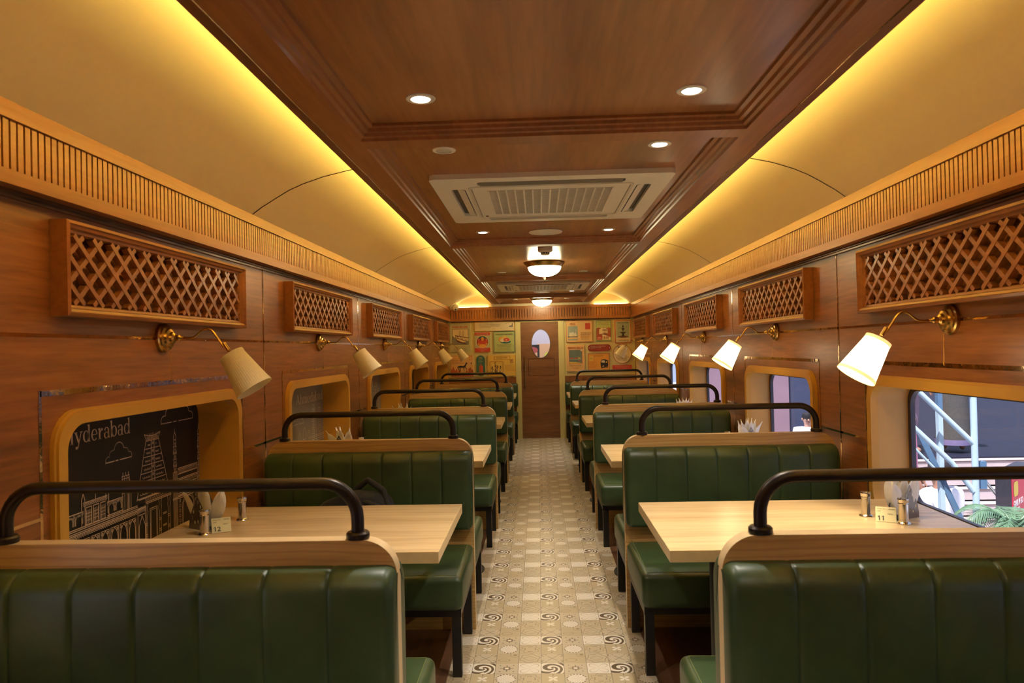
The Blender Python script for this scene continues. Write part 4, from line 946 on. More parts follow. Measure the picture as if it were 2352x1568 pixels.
# Worli Sea Link
S = Sign('poster', 'sea link bridge poster with a cream border, top left of the end wall', -1.406, 1.401, -1.079, 1.855, 'olive')
S.text('WORLI SEA LINK', .163, .385, .036, 'red', xs=.92, off=.0012); S.rect(.035, .115, .295, .365, 'black'); S.rect(.040, .120, .290, .360, 'cream'); S.poly([(.04, .12), (.29, .12), (.29, .17), (.2, .15), (.12, .19), (.04, .26)], 'grey')
for u in (.150, .166, .202, .216): S.poly([(u, .24), (u + .006, .24), (u + .003, .35)], 'brown'); S.line([(u + .003, .34), (u - .03, .24)], .0015, 'grey'); S.line([(u + .003, .34), (u + .04, .24)], .0015, 'grey')
S.poly([(.08, .255), (.29, .215), (.29, .225), (.08, .268)], 'brown'); S.poly([(.08, .225), (.29, .155), (.29, .165), (.08, .235)], 'brown')
for i in range(9): u = .095 + i * .022; z = .228 - i * .0072; S.line([(u, z), (u, z + .035 - i * .001)], .005, 'black')
S.poly([(.08, .215), (.13, .18), (.29, .12), (.24, .12), (.12, .155)], 'brown')
for k, t in enumerate(('The bridge carries steel wire', 'rope whose length is equal to', 'the circumference of the Earth')): S.text(t, .163, .078 - k * .026, .019, 'brown' if k else 'red', xs=.95)
S.done()
# banner
S = Sign('banner_sign', 'long low cream banner sign with a ship, upper left of the door', -1.012, 1.723, -.373, 1.868, 'cream', 'orange', .012)
S.ringc(.045, .075, .02, .004, 'ylw')
for k, t in enumerate(('Every year, thousands of flamingos descend on', "Mumbai's eastern coast and stay on the city's", 'wetlands for half the year')): S.text(t, .075, .095 - k * .022, .018, 'brown', 'LEFT')
S.poly([(.55, .06), (.61, .055), (.62, .075), (.60, .085), (.56, .08)], 'grey'); S.poly([(.585, .08), (.61, .08), (.61, .12), (.60, .12), (.598, .09)], 'brown')
for u, v in ((.50, .11), (.53, .125), (.49, .03), (.42, .04), (.30, .035), (.52, .05)): S.poly([(u, v), (u + .016, v + .006), (u + .010, v - .006)], 'red')
S.done()
# Siddhivinayak
S = Sign('poster', 'red bordered poster with a round orange medallion on the end wall', -1.009, 1.391, -.766, 1.702, 'olive')
w_, h = S.w, S.h; S.rect(0, h - .045, w_, h, 'red'); S.rect(0, 0, w_, .070, 'red'); S.poly(ell(w_ / 2, .165, .100, .100, 32), 'cream'); S.poly(ell(w_ / 2, .165, .092, .092, 32), 'dred')
S.poly(ell(w_ / 2, .165, .092, .092, 24, 35, 145), 'teal'); S.poly(ell(w_ / 2, .135, .060, .058, 20), 'red'); S.poly(ell(w_ / 2, .21, .024, .03, 16), 'orange'); S.poly(ell(w_ / 2, .10, .06, .028, 16), 'orange')
for u in (-.06, .06): S.poly(ell(w_ / 2 + u, .175, .014, .024, 12), 'red'); S.poly(ell(w_ / 2 + u, .13, .012, .018, 12), 'orange'); S.poly(ell(w_ / 2 + u, .20, .008, .010, 10), 'skin')
S.text('SIDDHIVINAYAK MANDIR', w_ / 2, h - .030, .021, 'white', xs=.82)
for k, t in enumerate(('The idol of Lord Ganesha here', 'is carved out of a single', 'black stone')): S.text(t, w_ / 2, .050 - k * .018, .014, 'white')
S.done()
# Everyone's favourite
S = Sign('poster', 'green square poster of a bun snack beside the door frame', -.706, 1.382, -.374, 1.711, 'green', 'teal', .006)
w_ = S.w; S.text("EVERYONE'S FAVOURITE", w_ / 2, .275, .028, 'brown', xs=.86); S.poly(ell(w_ / 2 + .02, .165, .085, .028, 24), 'teal'); S.poly(ell(w_ / 2 - .055, .205, .035, .040, 20), 'orange'); S.poly(ell(w_ / 2 + .01, .225, .045, .035, 20), 'ylw'); S.poly(ell(w_ / 2 - .03, .19, .035, .03, 20), 'cream'); S.poly(ell(w_ / 2 + .038, .195, .056, .034, 24), 'cream'); S.poly(ell(w_ / 2 + .038, .198, .050, .029, 24), 'red'); S.poly(ell(w_ / 2 + .03, .195, .018, .008, 12), 'peach')
for k, t in enumerate(('Bun Maska, originated in the', '19th century, enjoyed by', 'all Mumbaikars as', 'breakfast and evening snack')): S.text(t, w_ / 2, .112 - k * .026, .020, 'brown' if k in (0, 2) else 'brick')
S.done()
# horse postcard
S = Sign('poster', 'peach postcard sign with a dark horse statue, lower left of the end wall', -1.400, 1.005, -1.041, 1.342, 'peach')
for k, t in enumerate(('Kala Ghoda was named', 'after a black stone statue', 'featuring a horse and', 'statue of King Edward VII')): S.text(t, .022, .280 - k * .023, .017, ('red', 'brown')[k % 2], 'LEFT')
S.frame(.29, .265, .335, .325, .004, 'red'); S.ringc(.272, .285, .018, .002, 'ylw')
S.rect(0, 0, S.w, .07, 'brick')
for u, hh in ((.01, .13), (.035, .16), (.06, .12), (.09, .13), (.13, .11), (.25, .11), (.29, .14), (.31, .15), (.34, .12)): S.poly([(u - .02, .06), (u + .02, .06), (u + .012, hh - .02), (u, hh), (u - .012, hh - .02)], 'brick')
S.poly([(.125, .17), (.15, .175), (.20, .17), (.225, .19), (.235, .215), (.25, .23), (.258, .222), (.262, .20), (.255, .195), (.248, .205), (.24, .175), (.225, .145), (.15, .145), (.13, .15)], 'black'); S.poly([(.125, .17), (.108, .165), (.103, .14), (.110, .12), (.114, .15), (.128, .155)], 'black')
for a, b, c_ in ((.135, .122, .14), (.155, .15, .155), (.21, .205, .21), (.225, .252, .24)): S.line([(a, .155), (b, .12), (c_, .085 if c_ != .24 else .115)], .009, 'black')
S.line([(.325, .10), (.325, .20)], .003, 'brown'); S.poly([(.317, .20), (.333, .20), (.331, .222), (.325, .228), (.319, .222)], 'black')
for i in range(9): S.rect(i * .04, .004, i * .04 + .02, .010, 'peach'); S.rect(i * .04, S.h - .010, i * .04 + .02, S.h - .004, 'red')
S.done()
# teal capsule
S = Sign('poster', 'tall teal capsule sign with a red clock tower', -.993, 1.011, -.854, 1.339, 'teal', 'black', shape=[(p[0], p[1]) for p in rrect(0, .139, 0, .328, .069, 12)])
S.text('RAJABAI', .0695, .288, .018, 'cream', xs=.9); S.text('TOWER', .0695, .270, .018, 'cream', xs=.9)
for k, t in enumerate(('The tower', 'was the tallest', 'building in Mumbai', 'until 1970')): S.text(t, .0695, .250 - k * .013, .0115, 'cream', xs=.9)
S.poly([(.040, .015), (.100, .015), (.104, .15), (.070, .19), (.042, .15)], 'brick'); S.poly([(.070, .015), (.100, .015), (.104, .15), (.070, .19)], 'red'); S.poly([(.055, .16), (.085, .16), (.0695, .205)], 'brick')
S.done()
# Shivaji Park
S = Sign('poster', 'yellow postcard sign with cricket players, reading Shivaji Park', -.814, 1.004, -.360, 1.338, 'ylw')
for i in range(22): S.rect(.002, .006 + i * .015, .008, .013 + i * .015, 'brown'); S.rect(S.w - .008, .006 + i * .015, S.w - .002, .013 + i * .015, 'brown')
S.frame(.105, .262, .360, .316, .005, 'brick'); S.text('SHIVAJI PARK', .232, .280, .028, 'brown', xs=1.05); S.frame(.035, .025, .250, .232, .006, 'brick')
for u, z, q in ((.075, .09, 1), (.130, .12, 1), (.160, .105, -1), (.205, .10, -1)):
    S.poly(ell(u, z + .055, .008, .010, 12), 'black'); S.line([(u, z + .045), (u + .006 * q, z + .0), (u - .012, z - .03), (u - .006, z - .055)], .012, 'brown'); S.line([(u + .006 * q, z), (u + .020, z - .03), (u + .026, z - .055)], .010, 'cream'); S.line([(u, z + .036), (u - .022 * q, z + .04)], .006, 'brown')
S.line([(.112, .19), (.130, .225)], .007, 'brown'); S.frame(.362, .205, .410, .265, .005, 'brown'); S.poly(ell(.386, .238, .012, .012, 16), 'brick')
for k, t in enumerate(('A landmark park in the city,', 'where cricket stars such as', 'a great batsman played and', 'trained. Largest playground', 'in the heart of the city')): S.text(t, .44, .165 - k * .022, .015, 'brick', 'RIGHT')
S.done()
# Haji Ali
S = Sign('poster', 'wide peach postcard sign with a white mosque picture, right of the door', .446, 1.515, .865, 1.856, 'peach', 'brick', .012)
S.text('HAJI ALI', .105, .295, .022, 'red'); S.text('DARGAH', .105, .275, .022, 'red'); S.poly(rrect(.028, .185, .03, .255, .012, 4), 'sky')
S.poly([(.05, .09), (.17, .09), (.17, .12), (.15, .13), (.06, .13), (.05, .12)], 'cream')
for u, r in ((.07, .016), (.105, .024), (.145, .016)): S.poly(ell(u, .135, r, r * 1.2, 16), 'white')
for u in (.048, .155): S.line([(u, .10), (u, .20)], .004, 'cream')
S.poly([(.03, .08), (.184, .08), (.184, .092), (.03, .092)], 'brown'); S.rect(.03, .05, .184, .075, 'peach')
S.ringc(.245, .24, .030, .003, 'ylw'); S.rect(.305, .20, .385, .300, 'red')
for k, t in enumerate(('The mosque sits on', 'an islet 500 yards', 'into the sea and', 'can be reached', 'only in low tide')): S.text(t, .23, .140 - k * .025, .021, ('brown', 'brick')[k % 2], 'LEFT')
S.done()
# house
S = Sign('poster', 'green and brick-red poster of a white mansion with a red label', .920, 1.525, 1.159, 1.848, 'green', 'teal', .004)
for k, t in enumerate(('A memorial to the nation', 'and once a home to a', 'leader and freedom fighter')): S.text(t, .12, .290 - k * .018, .0165, 'brick' if k < 2 else 'brown')
S.poly([(.006, .05), (.233, .05), (.233, .20), (.20, .215), (.17, .20), (.12, .215), (.08, .20), (.04, .215), (.006, .20)], 'brick')
S.poly([(.05, .18), (.09, .205), (.15, .205), (.185, .18), (.185, .12), (.05, .11)], 'cream'); S.poly([(.10, .11), (.22, .06), (.233, .05), (.233, .02), (.10, .02)], 'cream')
for u in (.105, .125, .145, .165): S.rect(u, .15, u + .010, .19, 'brown'); S.rect(u, .10, u + .010, .135, 'brown')
for u in (.12, .15, .18): S.rect(u, .03, u + .014, .07, 'brick')
S.ringc(.19, .215, .022, .0025, 'ylw'); S.rect(.010, .015, .095, .070, 'red'); S.text('MANI', .052, .047, .018, 'white', off=.0006); S.text('BHAVAN', .052, .025, .018, 'white', off=.0006)
S.done()
# fountain
S = Sign('poster', 'red framed poster of a dark tiered fountain, top right of the end wall', 1.219, 1.485, 1.473, 1.844, 'olive', 'red', .004)
S.frame(.0, .0, S.w, S.h, .010, 'red'); S.rect(.030, .075, .225, .335, 'sky'); S.text('KABUTAR KHANA', .127, .312, .022, 'black', xs=.95, off=.0006); S.rect(.02, .015, .234, .078, 'cream')
for cy, r in ((.155, .055), (.215, .032), (.255, .018)): S.poly([(.127 - r, cy + .02), (.127 + r, cy + .02), (.127 + r * .5, cy), (.127 + r * .2, cy - .02), (.127 - r * .2, cy - .02), (.127 - r * .5, cy)], 'black')
S.poly([(.122, .1), (.132, .1), (.129, .30), (.125, .30)], 'black'); S.poly(ell(.127, .10, .085, .016, 20), 'brown'); S.poly([(.10, .10), (.154, .10), (.14, .14), (.115, .14)], 'black')
for u, z in ((.06, .23), (.075, .245), (.18, .25), (.185, .20), (.055, .16), (.20, .16)): S.poly([(u, z), (u + .012, z + .016), (u + .008, z), (u + .016, z - .004)], 'brown')
S.text('A 10-year old heritage', .127, .052, .017, 'brick'); S.text('landmark of the city', .127, .030, .019, 'black', off=.0004); S.done()
# Versova
S = Sign('poster', 'peach poster of boats on a grey sea reading Versova Beach', .444, 1.050, .730, 1.472, 'peach')
S.text('VERSOVA BEACH', .143, .362, .040, 'brick', xs=.80, off=.0012); S.rect(.040, .118, .250, .345, 'red'); S.rect(.045, .123, .245, .340, 'blue'); S.poly([(.045, .123), (.245, .123), (.245, .13), (.15, .15), (.045, .155)], 'ylw'); S.rect(.045, .19, .245, .20, 'sky')
for u, z, q in ((.055, .205, 'red'), (.12, .205, 'red'), (.175, .205, 'ylw'), (.175, .165, 'brick')): S.poly([(u, z + .012), (u + .05, z + .016), (u + .042, z - .002), (u + .008, z - .002)], q)
S.poly([(.185, .14), (.235, .145), (.225, .175), (.19, .165)], 'grey'); S.poly(ell(.240, .338, .020, .022, 20), 'cream'); S.ringc(.240, .338, .021, .003, 'brick'); S.line([(.24, .33), (.24, .35)], .003, 'brown')
for k, t in enumerate(('Welcome to the largest', 'fishing community', 'in Mumbai')): S.text(t, .143, .088 - k * .023, .020, ('brown', 'orange', 'brick')[k]); 
for i in range(12): S.rect(i * .024, .0, i * .024 + .012, .006, 'brown')
S.done()
# capsule
S = Sign('poster', 'dark red capsule sign with white text on the right of the door', .786, 1.364, 1.149, 1.471, 'dred', 'brown', shape=rrect(0, .363, 0, .107, .052, 10))
for a in ((.020, .053), (.343, .053)): S.poly(ell(*a, .007, .007, 10), 'white')
for k, t in enumerate(('The only one of its kind, this city', 'university is one of the', 'oldest in the country')): S.text(t, .042, .074 - k * .024, .018, 'white' if k < 2 else 'red', 'LEFT', off=.0003)
S.done()
# orange
S = Sign('poster', 'orange postcard sign with a black vehicle, reading Auto-Rickshaw', .783, 1.051, 1.121, 1.329, 'orange', 'brick', .003)
S.text('AUTO-RICKSHAW', .169, .230, .019, 'brown'); S.rect(.022, .165, .080, .235, 'ylw'); S.line([(.035, .19), (.04, .21), (.06, .212), (.068, .19), (.035, .19)], .003, 'brown')
S.poly([(.20, .06), (.195, .14), (.21, .175), (.26, .185), (.315, .165), (.318, .08), (.29, .055), (.215, .045)], 'black'); S.poly([(.207, .135), (.215, .165), (.235, .168), (.236, .13)], 'cream'); S.poly([(.241, .13), (.241, .168), (.262, .165), (.262, .128)], 'cream'); S.poly([(.28, .13), (.28, .15), (.30, .148), (.302, .128)], 'ylw')
S.poly(ell(.30, .065, .014, .018, 14), 'brown'); S.poly(ell(.215, .055, .012, .016, 14), 'brown'); S.poly([(.225, .065), (.25, .07), (.248, .085), (.226, .08)], 'peach')
for k, t in enumerate(('An iconic ride, this', 'three wheeler is the', 'only way to move in the', 'city for short trips', 'and long chats')): S.text(t, .022, .138 - k * .021, .0135, 'brick', 'LEFT')
for i in range(14): S.rect(i * .025, .268, i * .025 + .012, .274, 'brown'); S.rect(i * .025, .002, i * .025 + .012, .008, 'brown')
S.done()
# circle
S = Sign('poster', 'round cream sign partly behind the unlit right wall lamp', 1.179, 1.160, 1.470, 1.467, 'cream', 'brick', shape=ell(.1455, .1535, .1455, .1535, 48))
S.g.flatpoly([ell(.1455, .1535, .1455, .1535, 48), ell(.1455, .1535, .138, .146, 48)], S.F, S.T + .0008, C('brick')); S.text('TA', .085, .245, .036, 'black', 'LEFT', off=.0012)
for k, t in enumerate(('Lunch carriers who', 'deliver and collect dishes of', 'pipers, feeding them', 'every working day')): S.text(t, .1455, .118 - k * .022, .018, 'brown')
S.poly([(.045, .19), (.07, .235), (.095, .225), (.08, .19)], 'ylw'); S.done()
# strip
S = Sign('poster', 'low red strip sign at the lower right corner of the end wall', 1.166, 1.044, 1.472, 1.136, 'red')
for k, t in enumerate(('Mumbai witnesses more than one', 'film shot every single day', 'in its streets')): S.text(t, .153, .068 - k * .024, .016, 'peach')
S.done()

# ------------------------------------------------------------ beyond the door
g = G(); g.box(-1.2, 1.3, 13.6, 13.65, 0, 2.4, flat('vestibule_lilac_wall', (.62, .60, .72), .6, var=.03)); g.box(-.12, .02, 13.55, 13.6, .6, 1.50, M_DARKP); g.box(-1.2, 1.3, YB + .06, 13.6, -.05, 0, M_WHITE2); g.box(-1.2, 1.3, YB + .3, 13.7, 2.4, 2.45, M_WHITE2); g.box(-1.25, -1.2, YB + .3, 13.7, 0, 2.4, M_WHITE2)  # roof and side wall are out of view, added to block the sun
g.box(-.02, 1.3, 13.56, 13.6, 0, 1.515, flat('peach_mural', (.72, .42, .24), .6, var=.02)); g.flatpoly([ell(.20, 1.31, .09, .05, 20)], lambda u, v, d: (u, 13.55, v), 0, flat('mural_yellow', (.60, .62, .10), .6)); g.flatpoly([ell(.28, 1.28, .06, .09, 20)], lambda u, v, d: (u, 13.545, v), 0, flat('mural_blue', (.25, .45, .75), .6)); g.flatpoly([ell(-.10, 1.40, .09, .06, 20)], lambda u, v, d: (u, 13.54, v), 0, flat('mural_red', (.40, .08, .08), .6))
g.flatpoly([[(-.16, 1.15), (-.02, 1.15), (-.02, 1.36), (-.16, 1.36)]], lambda u, v, d: (u, 13.545, v), 0, flat('peach_mural', (.72, .42, .24), .6)); g.flatpoly([ell(-.02, 1.12, .08, .08, 20)], lambda u, v, d: (u, 13.53, v), 0, flat('mural_brown', (.14, .08, .09), .6))
tag(g.build('vestibule', recalc=False, smooth=False), 'vestibule with a lilac and peach mural wall seen through the oval door window', 'wall', None, 'structure')
vl = bpy.data.lights.new('vestibule_fill', 'AREA'); vl.energy = 22; vl.size = .5; vl.color = (1, .95, .95); vo = bpy.data.objects.new('vestibule_fill', vl); COL.objects.link(vo); vo.location = (.05, 12.6, 2.38)  # unseen area light, added to brighten the vestibule
# ------------------------------------------------------------ outside the right windows
GZ = -1.6
M_ASPH = flat('dark_asphalt', (.008, .010, .030), .7, var=.25, scale=8); M_PLNK = flat('sunlit_planks', (.52, .43, .43), .7, var=.1, scale=3); M_PAINT = flat('pale_blue_paint', (.50, .66, .76), .45, var=.03)
g = G(); g.box(1.9, 40, -4, 60, GZ - .1, GZ, flat('paving', (.42, .40, .42), .8, var=.1)); tag(g.build('ground', smooth=False), 'paved ground outside the right windows', 'ground', None, 'structure')
g = G(); g.prism([[(4.3, 8.9), (40, 8.9), (40, 40), (19, 40)]], lambda u, v, d: (u, v, d), GZ, -.01, M_ASPH); tag(g.build('platform', smooth=False), 'dark raised station platform outside', 'ground', None, 'structure')
root = empty('timber_steps', (0, 0, 0), 'wide pale timber steps climbing to the dark platform outside the first right window', 'steps')
for k in range(11):
    g = G(); z = -.01 - k * .138; y = 8.9 - k * .16; g.box(4.35, 9, y - .16, y, z - .138 - .0, z - .128 + .11, M_PLNK); g.box(4.35, 9, y - .17, y - .16, z - .03, z - .018, flat('plank_gap', (.12, .08, .08), .8)); g.build('step', root, smooth=False)
root = empty('stair_railing', (0, 0, 0), 'pale blue tubular stair railing outside the first right window', 'railing')
def tb(pts, r, nm): g = G(); g.tube(pts, r, M_PAINT, 12); g.build(nm, root)
tb([(3.79, 6.4, GZ), (3.79, 6.4, .915)], .027, 'post'); tb([(3.79, 6.4, .50), (3.25, 6.45, 1.07)], .023, 'handrail'); tb([(3.79, 6.4, .92), (3.55, 6.4, 1.15)], .023, 'handrail'); tb([(3.77, 6.4, .09), (3.60, 6.42, .345), (3.22, 6.45, .73)], .023, 'handrail'); tb([(3.20, 6.5, .60), (3.55, 6.5, .22)], .012, 'lower_rail')
g = G(); g.box(3.57, 3.61, 6.55, 6.6, GZ, .78, M_PAINT); g.box(3.57, 3.61, 6.55, 6.6, .78, 1.3, flat('steel_blue_paint', (.10, .20, .33), .5)); g.bar((3.40, 6.56, .60), (3.75, 6.56, -.20), .05, .02, flat('steel_blue_paint', (.13, .24, .36), .5), (0, 1, 0)); g.build('stringer', root, smooth=False)
g = G(); g.box(3.86, 3.92, 6.45, 6.5, .10, .34, flat('steel_blue_paint', (.13, .24, .36), .5)); g.build('bracket', root, smooth=False)
g = G(); g.tube([(3.93, 6.5, .16), (4.07, 6.5, -.02), (4.07, 6.5, -.6)], .014, M_STEEL); g.build('steel_handrail', root)

def person(name, lab, loc, rz, shirt, bottom, skin, hair, scale=1.0, cap=False, glasses=False, skirt=None, arms=((.04, .10), (.04, .10)), bald=False):
    root = empty('person', loc, lab, 'person'); root.rotation_euler = (0, 0, rz); root.scale = (scale,) * 3
    def skin_mesh(nm, J, E, m, sub=2, par=root):
        me = bpy.data.meshes.new(nm); me.from_pydata([j[0] for j in J], E, []); o = bpy.data.objects.new(nm, me); COL.objects.link(o); o.parent = par
        bm = bmesh.new(); bm.from_mesh(me); L = bm.verts.layers.skin.verify(); bm.verts.ensure_lookup_table()
        for i, j in enumerate(J): r = j[1] if isinstance(j[1], tuple) else (j[1], j[1]); bm.verts[i][L].radius = r; bm.verts[i][L].use_root = (i == 0)
        bm.to_mesh(me); bm.free(); o.modifiers.new('Skin', 'SKIN').use_smooth_shade = True; sb = o.modifiers.new('Subsurf', 'SUBSURF'); sb.levels = sub; sb.render_levels = sub
        me.materials.append(m); return o
    aL, aR = arms
    J = [((0, 0, .95), (.13, .09)), ((0, 0, 1.12), (.11, .075)), ((0, .0, 1.32), (.13, .085)), ((0, 0, 1.45), (.10, .08)), ((0, .0, 1.51), .048), ((0, -.01, 1.60), .076), ((0, -.01, 1.68), .092),
         ((-.19, 0, 1.40), .055), ((-.24, -aL[0] * .5, 1.14), .043), ((-.25, -aL[0] - aL[1], .92), .032), ((-.25, -aL[0] - aL[1] - .02, .84), (.03, .02)),
         ((.19, 0, 1.40), .055), ((.24, -aR[0] * .5, 1.14), .043), ((.25, -aR[0] - aR[1], .92), .032), ((.25, -aR[0] - aR[1] - .02, .84), (.03, .02)),
         ((-.09, 0, .86), .085), ((-.10, -.01, .48), .060), ((-.10, .02, .09), .042), ((-.10, -.10, .04), (.035, .03)), ((.09, 0, .86), .085), ((.10, -.01, .48), .060), ((.10, .02, .09), .042), ((.10, -.10, .04), (.035, .03))]
    E = [(0, 1), (1, 2), (2, 3), (3, 4), (4, 5), (5, 6), (2, 7), (7, 8), (8, 9), (9, 10), (2, 11), (11, 12), (12, 13), (13, 14), (0, 15), (15, 16), (16, 17), (17, 18), (0, 19), (19, 20), (20, 21), (21, 22)]
    skin_mesh('body', J, E, skin)
    for sg in (-1, 1):
        for f_ in range(4):
            b = Vector((sg * .25 + (f_ - 1.5) * .012 * sg, -(aL if sg < 0 else aR)[0] - (aL if sg < 0 else aR)[1] - .02, .82)); g = G(); g.tube([b, b + Vector((0, -.01, -.04)), b + Vector((0, -.022, -.070 + abs(f_ - 1) * .006))], [.009, .008, .006], skin, 8); g.build('finger', root)
        b = Vector((sg * .228, -(aL if sg < 0 else aR)[0] - (aL if sg < 0 else aR)[1] - .03, .86)); g = G(); g.tube([b, b + Vector((-sg * .012, -.018, -.03)), b + Vector((-sg * .010, -.026, -.052))], [.011, .010, .008], skin, 8); g.build('thumb', root)
    # shirt: torso and short sleeves
    Js = [((0, 0, .84), (.185, .135)), ((0, 0, 1.12), (.175, .125)), ((0, 0, 1.36), (.215, .14)), ((0, 0, 1.50), (.14, .11)), ((-.20, 0, 1.43), .092), ((-.232, -aL[0] * .4, 1.18), .070), ((.20, 0, 1.43), .092), ((.232, -aR[0] * .4, 1.18), .070)]
    skin_mesh('shirt', Js, [(0, 1), (1, 2), (2, 3), (2, 4), (4, 5), (2, 6), (6, 7)], shirt)
    if skirt: g = G(); g.lathe([(.15, .98), (.17, .80), (.18, .5), (.20, .16), (.205, .10)], skirt, n=40); g.lathe([(.207, .10), (.211, .17)], shirt, n=40, cap=False); g.build('skirt', root)
    else:
        Jt = [((0, 0, .96), (.155, .11)), ((-.09, 0, .86), .098), ((-.10, -.01, .48), .078), ((-.10, .02, .10), .060), ((.09, 0, .86), .098), ((.10, -.01, .48), .078), ((.10, .02, .10), .060)]
        skin_mesh('trousers', Jt, [(0, 1), (1, 2), (2, 3), (0, 4), (4, 5), (5, 6)], bottom)
    g = G()
    if not bald: g.lathe([(.088, .0), (.094, .04), (.088, .075), (.060, .10), (.01, .112)], hair, (0, .008, 1.665), (0, .10, 1), 24, False); g.build('hair', root)
    if cap: g = G(); g.lathe([(.097, .0), (.099, .035), (.090, .075), (.055, .10), (.008, .108)], flat('dark_cap', (.03, .025, .035), .7), (0, .0, 1.685), (0, .05, 1), 24); g.add([(-.07, -.06, 1.70), (.07, -.06, 1.70), (.055, -.17, 1.675), (-.055, -.17, 1.675), (-.07, -.06, 1.69), (.07, -.06, 1.69), (.055, -.17, 1.667), (-.055, -.17, 1.667)], [(0, 1, 2, 3), (7, 6, 5, 4), (0, 3, 7, 4), (1, 5, 6, 2), (2, 6, 7, 3)], flat('dark_cap', (.03, .025, .035), .7)); g.build('cap', root)
    g = G(); g.lathe([(.002, -.016), (.012, -.008), (.011, .006), (.004, .018)], skin, (0, -.098, 1.635), (0, .25, 1), 10); g.build('nose', root)
    for sg in (-1, 1):
        g = G(); g.lathe([(.001, -.010), (.010, 0), (.001, .010)], flat('eye', (.05, .03, .03), .3), (sg * .030, -.082, 1.665), (0, 0, 1), 10); g.build('eye', root)
        g = G(); g.lathe([(.004, -.025), (.018, -.008), (.020, .012), (.006, .024)], skin, (sg * .086, .002, 1.645), (0, 0, 1), 10); g.build('ear', root)
    g = G(); g.rbox(-.024, .024, -.090, -.078, 1.588, 1.598, .004, flat('lips', (.30, .10, .08), .5), 2); g.build('mouth', root)
    if glasses:
        g = G(); 
        for sg in (-1, 1): g.rbox(sg * .032 - .022, sg * .032 + .022, -.104, -.098, 1.648, 1.684, .006, M_DARKP, 2); g.tube([(sg * .052, -.10, 1.668), (sg * .088, 0, 1.668)], .003, M_DARKP, 6)
        g.build('glasses', root)
    return root
SK1 = flat('brown_skin', (.34, .17, .11), .5, var=.03); SK2 = flat('tan_skin', (.50, .27, .20), .5, var=.03); HR = flat('black_hair', (.015, .012, .015), .6)
WT = flat('white_shirt_cloth', (.86, .84, .90), .8, var=.02); LIL = flat('lilac_cloth', (.22, .18, .34), .8, var=.06); DN = flat('dark_trousers', (.05, .05, .08), .8); PK = flat('pink_cloth', (.70, .25, .42), .8)
PAT = flat('patterned_skirt_cloth', (.075, .07, .065), .8, var=.35, scale=160)
person('a', 'person in a white shirt and dark cap seen from behind, outside the first right window', (3.92, 7.2, GZ), math.radians(205), WT, DN, SK1, HR, 1.04, cap=True)
person('b', 'person in a white shirt with dark glasses outside the second right window', (4.93, 13.4, GZ), math.radians(-8), WT, DN, SK2, HR, .98, glasses=True)
person('c', 'person in a long patterned skirt standing on the dark platform outside', (5.27, 9.35, -.01), math.radians(150), LIL, DN, SK1, HR, 1.0, skirt=PAT)
person('d', 'person in a lilac top and dark trousers on the left of the platform outside', (4.62, 9.15, -.01), math.radians(40), LIL, flat('mauve_trousers', (.22, .16, .22), .8), SK1, HR, .98)
person('e', 'person in a pink top below the stair railing outside', (4.05, 8.1, -1.0), math.radians(60), PK, DN, SK1, HR, .95)
# palm in a pot
root = empty('potted_palm', (3.16, 4.95, GZ + .0), 'feathery green palm outside below the first right window', 'palm')
g = G(); g.lathe([(.16, 0), (.22, .35), (.24, .38), (.21, .38), (.2, .34)], flat('terracotta_pot', (.35, .14, .08), .7), n=28); g.build('pot', root)
g = G(); g.tube([(0, 0, .3), (.02, 0, 1.74)], [.05, .035], flat('palm_trunk', (.20, .15, .09), .9), 10); g.build('trunk', root)
M_FR = flat('palm_leaf', (.13, .24, .14), .45, var=.25, scale=25)
for k in range(15):
    a = 2 * PI * k / 15 + random.uniform(-.2, .2); Lf = random.uniform(.30, .42); g = G(); prev = None; spine = []
    for i in range(11): t = i / 10; rr = Lf * (t ** .9); spine.append(Vector((.02 + rr * math.cos(a), rr * math.sin(a), 1.74 + .62 * t * Lf / .45 - .62 * t * t)))
    g.tube(spine, [.008 - .0006 * i for i in range(11)], M_FR, 6)
    for i in range(1, 31):
        t = i / 31 * 10; j = int(t); p = spine[j].lerp(spine[min(j + 1, 10)], t - j); dr = (spine[min(j + 1, 10)] - spine[j]).normalized(); sd_ = Vector((-math.sin(a), math.cos(a), 0)); ll = .15 * math.sin(PI * min(.98, .12 + i / 34))
        for sg in (-1, 1):
            e = p + (sd_ * sg * .8 + dr * .75 + Vector((0, 0, -.35))) * ll; n_ = dr * .006; g.add([p - n_, p + n_, e + n_ * .2, e - n_ * .2], [(0, 1, 2, 3)], M_FR)
    g.build('frond', root, recalc=False, smooth=False)
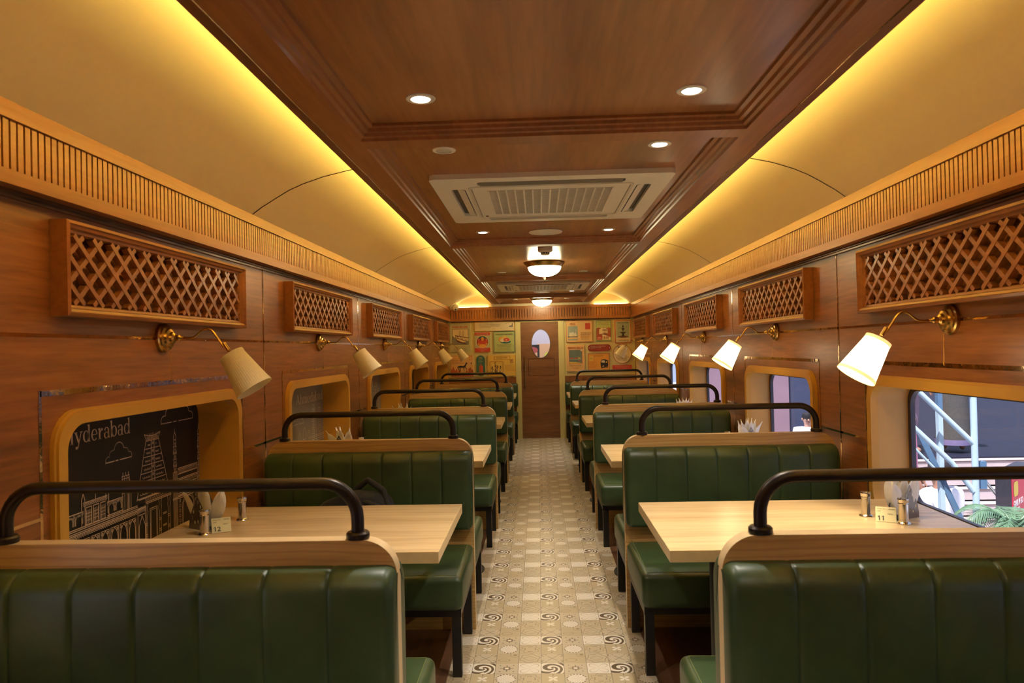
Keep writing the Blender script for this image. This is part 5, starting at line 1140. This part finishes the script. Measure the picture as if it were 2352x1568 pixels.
# advertising board
root = empty('advertising_stand', (3.49, 5.46, GZ), 'red advertising stand with white and yellow lettering outside the first right window', 'sign'); root.rotation_euler = (0, 0, math.radians(45))
g = G(); g.box(0, .62, 0, .10, .3, 2.02, M_GASK); g.build('case', root, smooth=False)
g = G(); g.box(.02, .60, -.004, 0, .34, 2.0, flat('ad_red', (.70, .02, .06), .4, var=.02)); g.build('face', root, smooth=False)
YA = flat('ad_yellow', (.85, .60, .05), .4, var=.02); WA = flat('ad_white', (.85, .82, .82), .4, var=.02); fa = lambda u, v, d: (u, -.006, v)
g = G(); g.flatpoly([rrect(.05, .18, 1.83, 1.94, .03, 5)], fa, 0, YA); g.flatpoly([rrect(.12, .34, 1.55, 1.69, .02, 4)], fa, 0, YA); g.flatpoly([ell(.07, 1.63, .035, .045, 16)], fa, 0, WA); g.flatpoly([ell(.40, 1.45, .12, .10, 20)], fa, 0, WA); g.build('yellow_panels', root, recalc=False, smooth=False)
text_obj('lettering', 'GRAB N GO', .066, WA, (.03, -.007, 1.755), (1, 0, 0), (0, 0, 1), root, 'LEFT', .0004, .8, .002); text_obj('lettering', 'MEAL IN A MINUTE', .026, WA, (.03, -.007, 1.722), (1, 0, 0), (0, 0, 1), root, 'LEFT', .0003, .8, .0005)
g = G()
for x in (.08, .54): g.box(x - .02, x + .02, -.15, .25, 0, .02, M_GASK); g.box(x - .02, x + .02, .03, .07, 0, .32, M_GASK)
g.build('foot', root, smooth=False)
# buildings and stall far outside
g = G(); g.box(6.5, 9.5, 19.0, 19.3, GZ, 5, flat('navy_wall', (.045, .055, .11), .6, var=.1, scale=1)); g.box(4.2, 6.5, 18.9, 19.2, GZ, 5, flat('mauve_wall', (.27, .17, .22), .6, var=.1, scale=1)); tag(g.build('building', smooth=False), 'navy and mauve building far outside the second right window', 'building')
g = G(); g.box(9, 26, 39.5, 40, GZ, 8, flat('dusk_blue_wall', (.07, .08, .14), .7, var=.15, scale=.5)); tag(g.build('building', smooth=False), 'long dark blue building at the back of the platform', 'building')
root = empty('stall', (4.6, 24, GZ), 'beige and red market stall seen through the third right window', 'stall')
g = G(); g.box(0, 3.4, 0, .2, 0, 4.5, flat('beige_stall_wall', (.45, .33, .27), .7, var=.15, scale=2)); g.build('rear_wall', root, smooth=False)
g = G(); g.box(.1, .45, -.2, -.12, .4, 2.6, flat('red_banner', (.60, .10, .09), .6)); g.build('banner', root, smooth=False)
g = G(); g.add([(0, -.9, 2.7), (3.4, -.9, 2.7), (3.4, 0, 3.0), (0, 0, 3.0), (0, -.9, 2.67), (3.4, -.9, 2.67), (3.4, 0, 2.97), (0, 0, 2.97)], [(0, 1, 2, 3), (7, 6, 5, 4), (0, 4, 5, 1), (1, 5, 6, 2), (3, 2, 6, 7), (0, 3, 7, 4)], flat('stall_awning', (.60, .60, .72), .7)); g.build('awning', root, smooth=False)
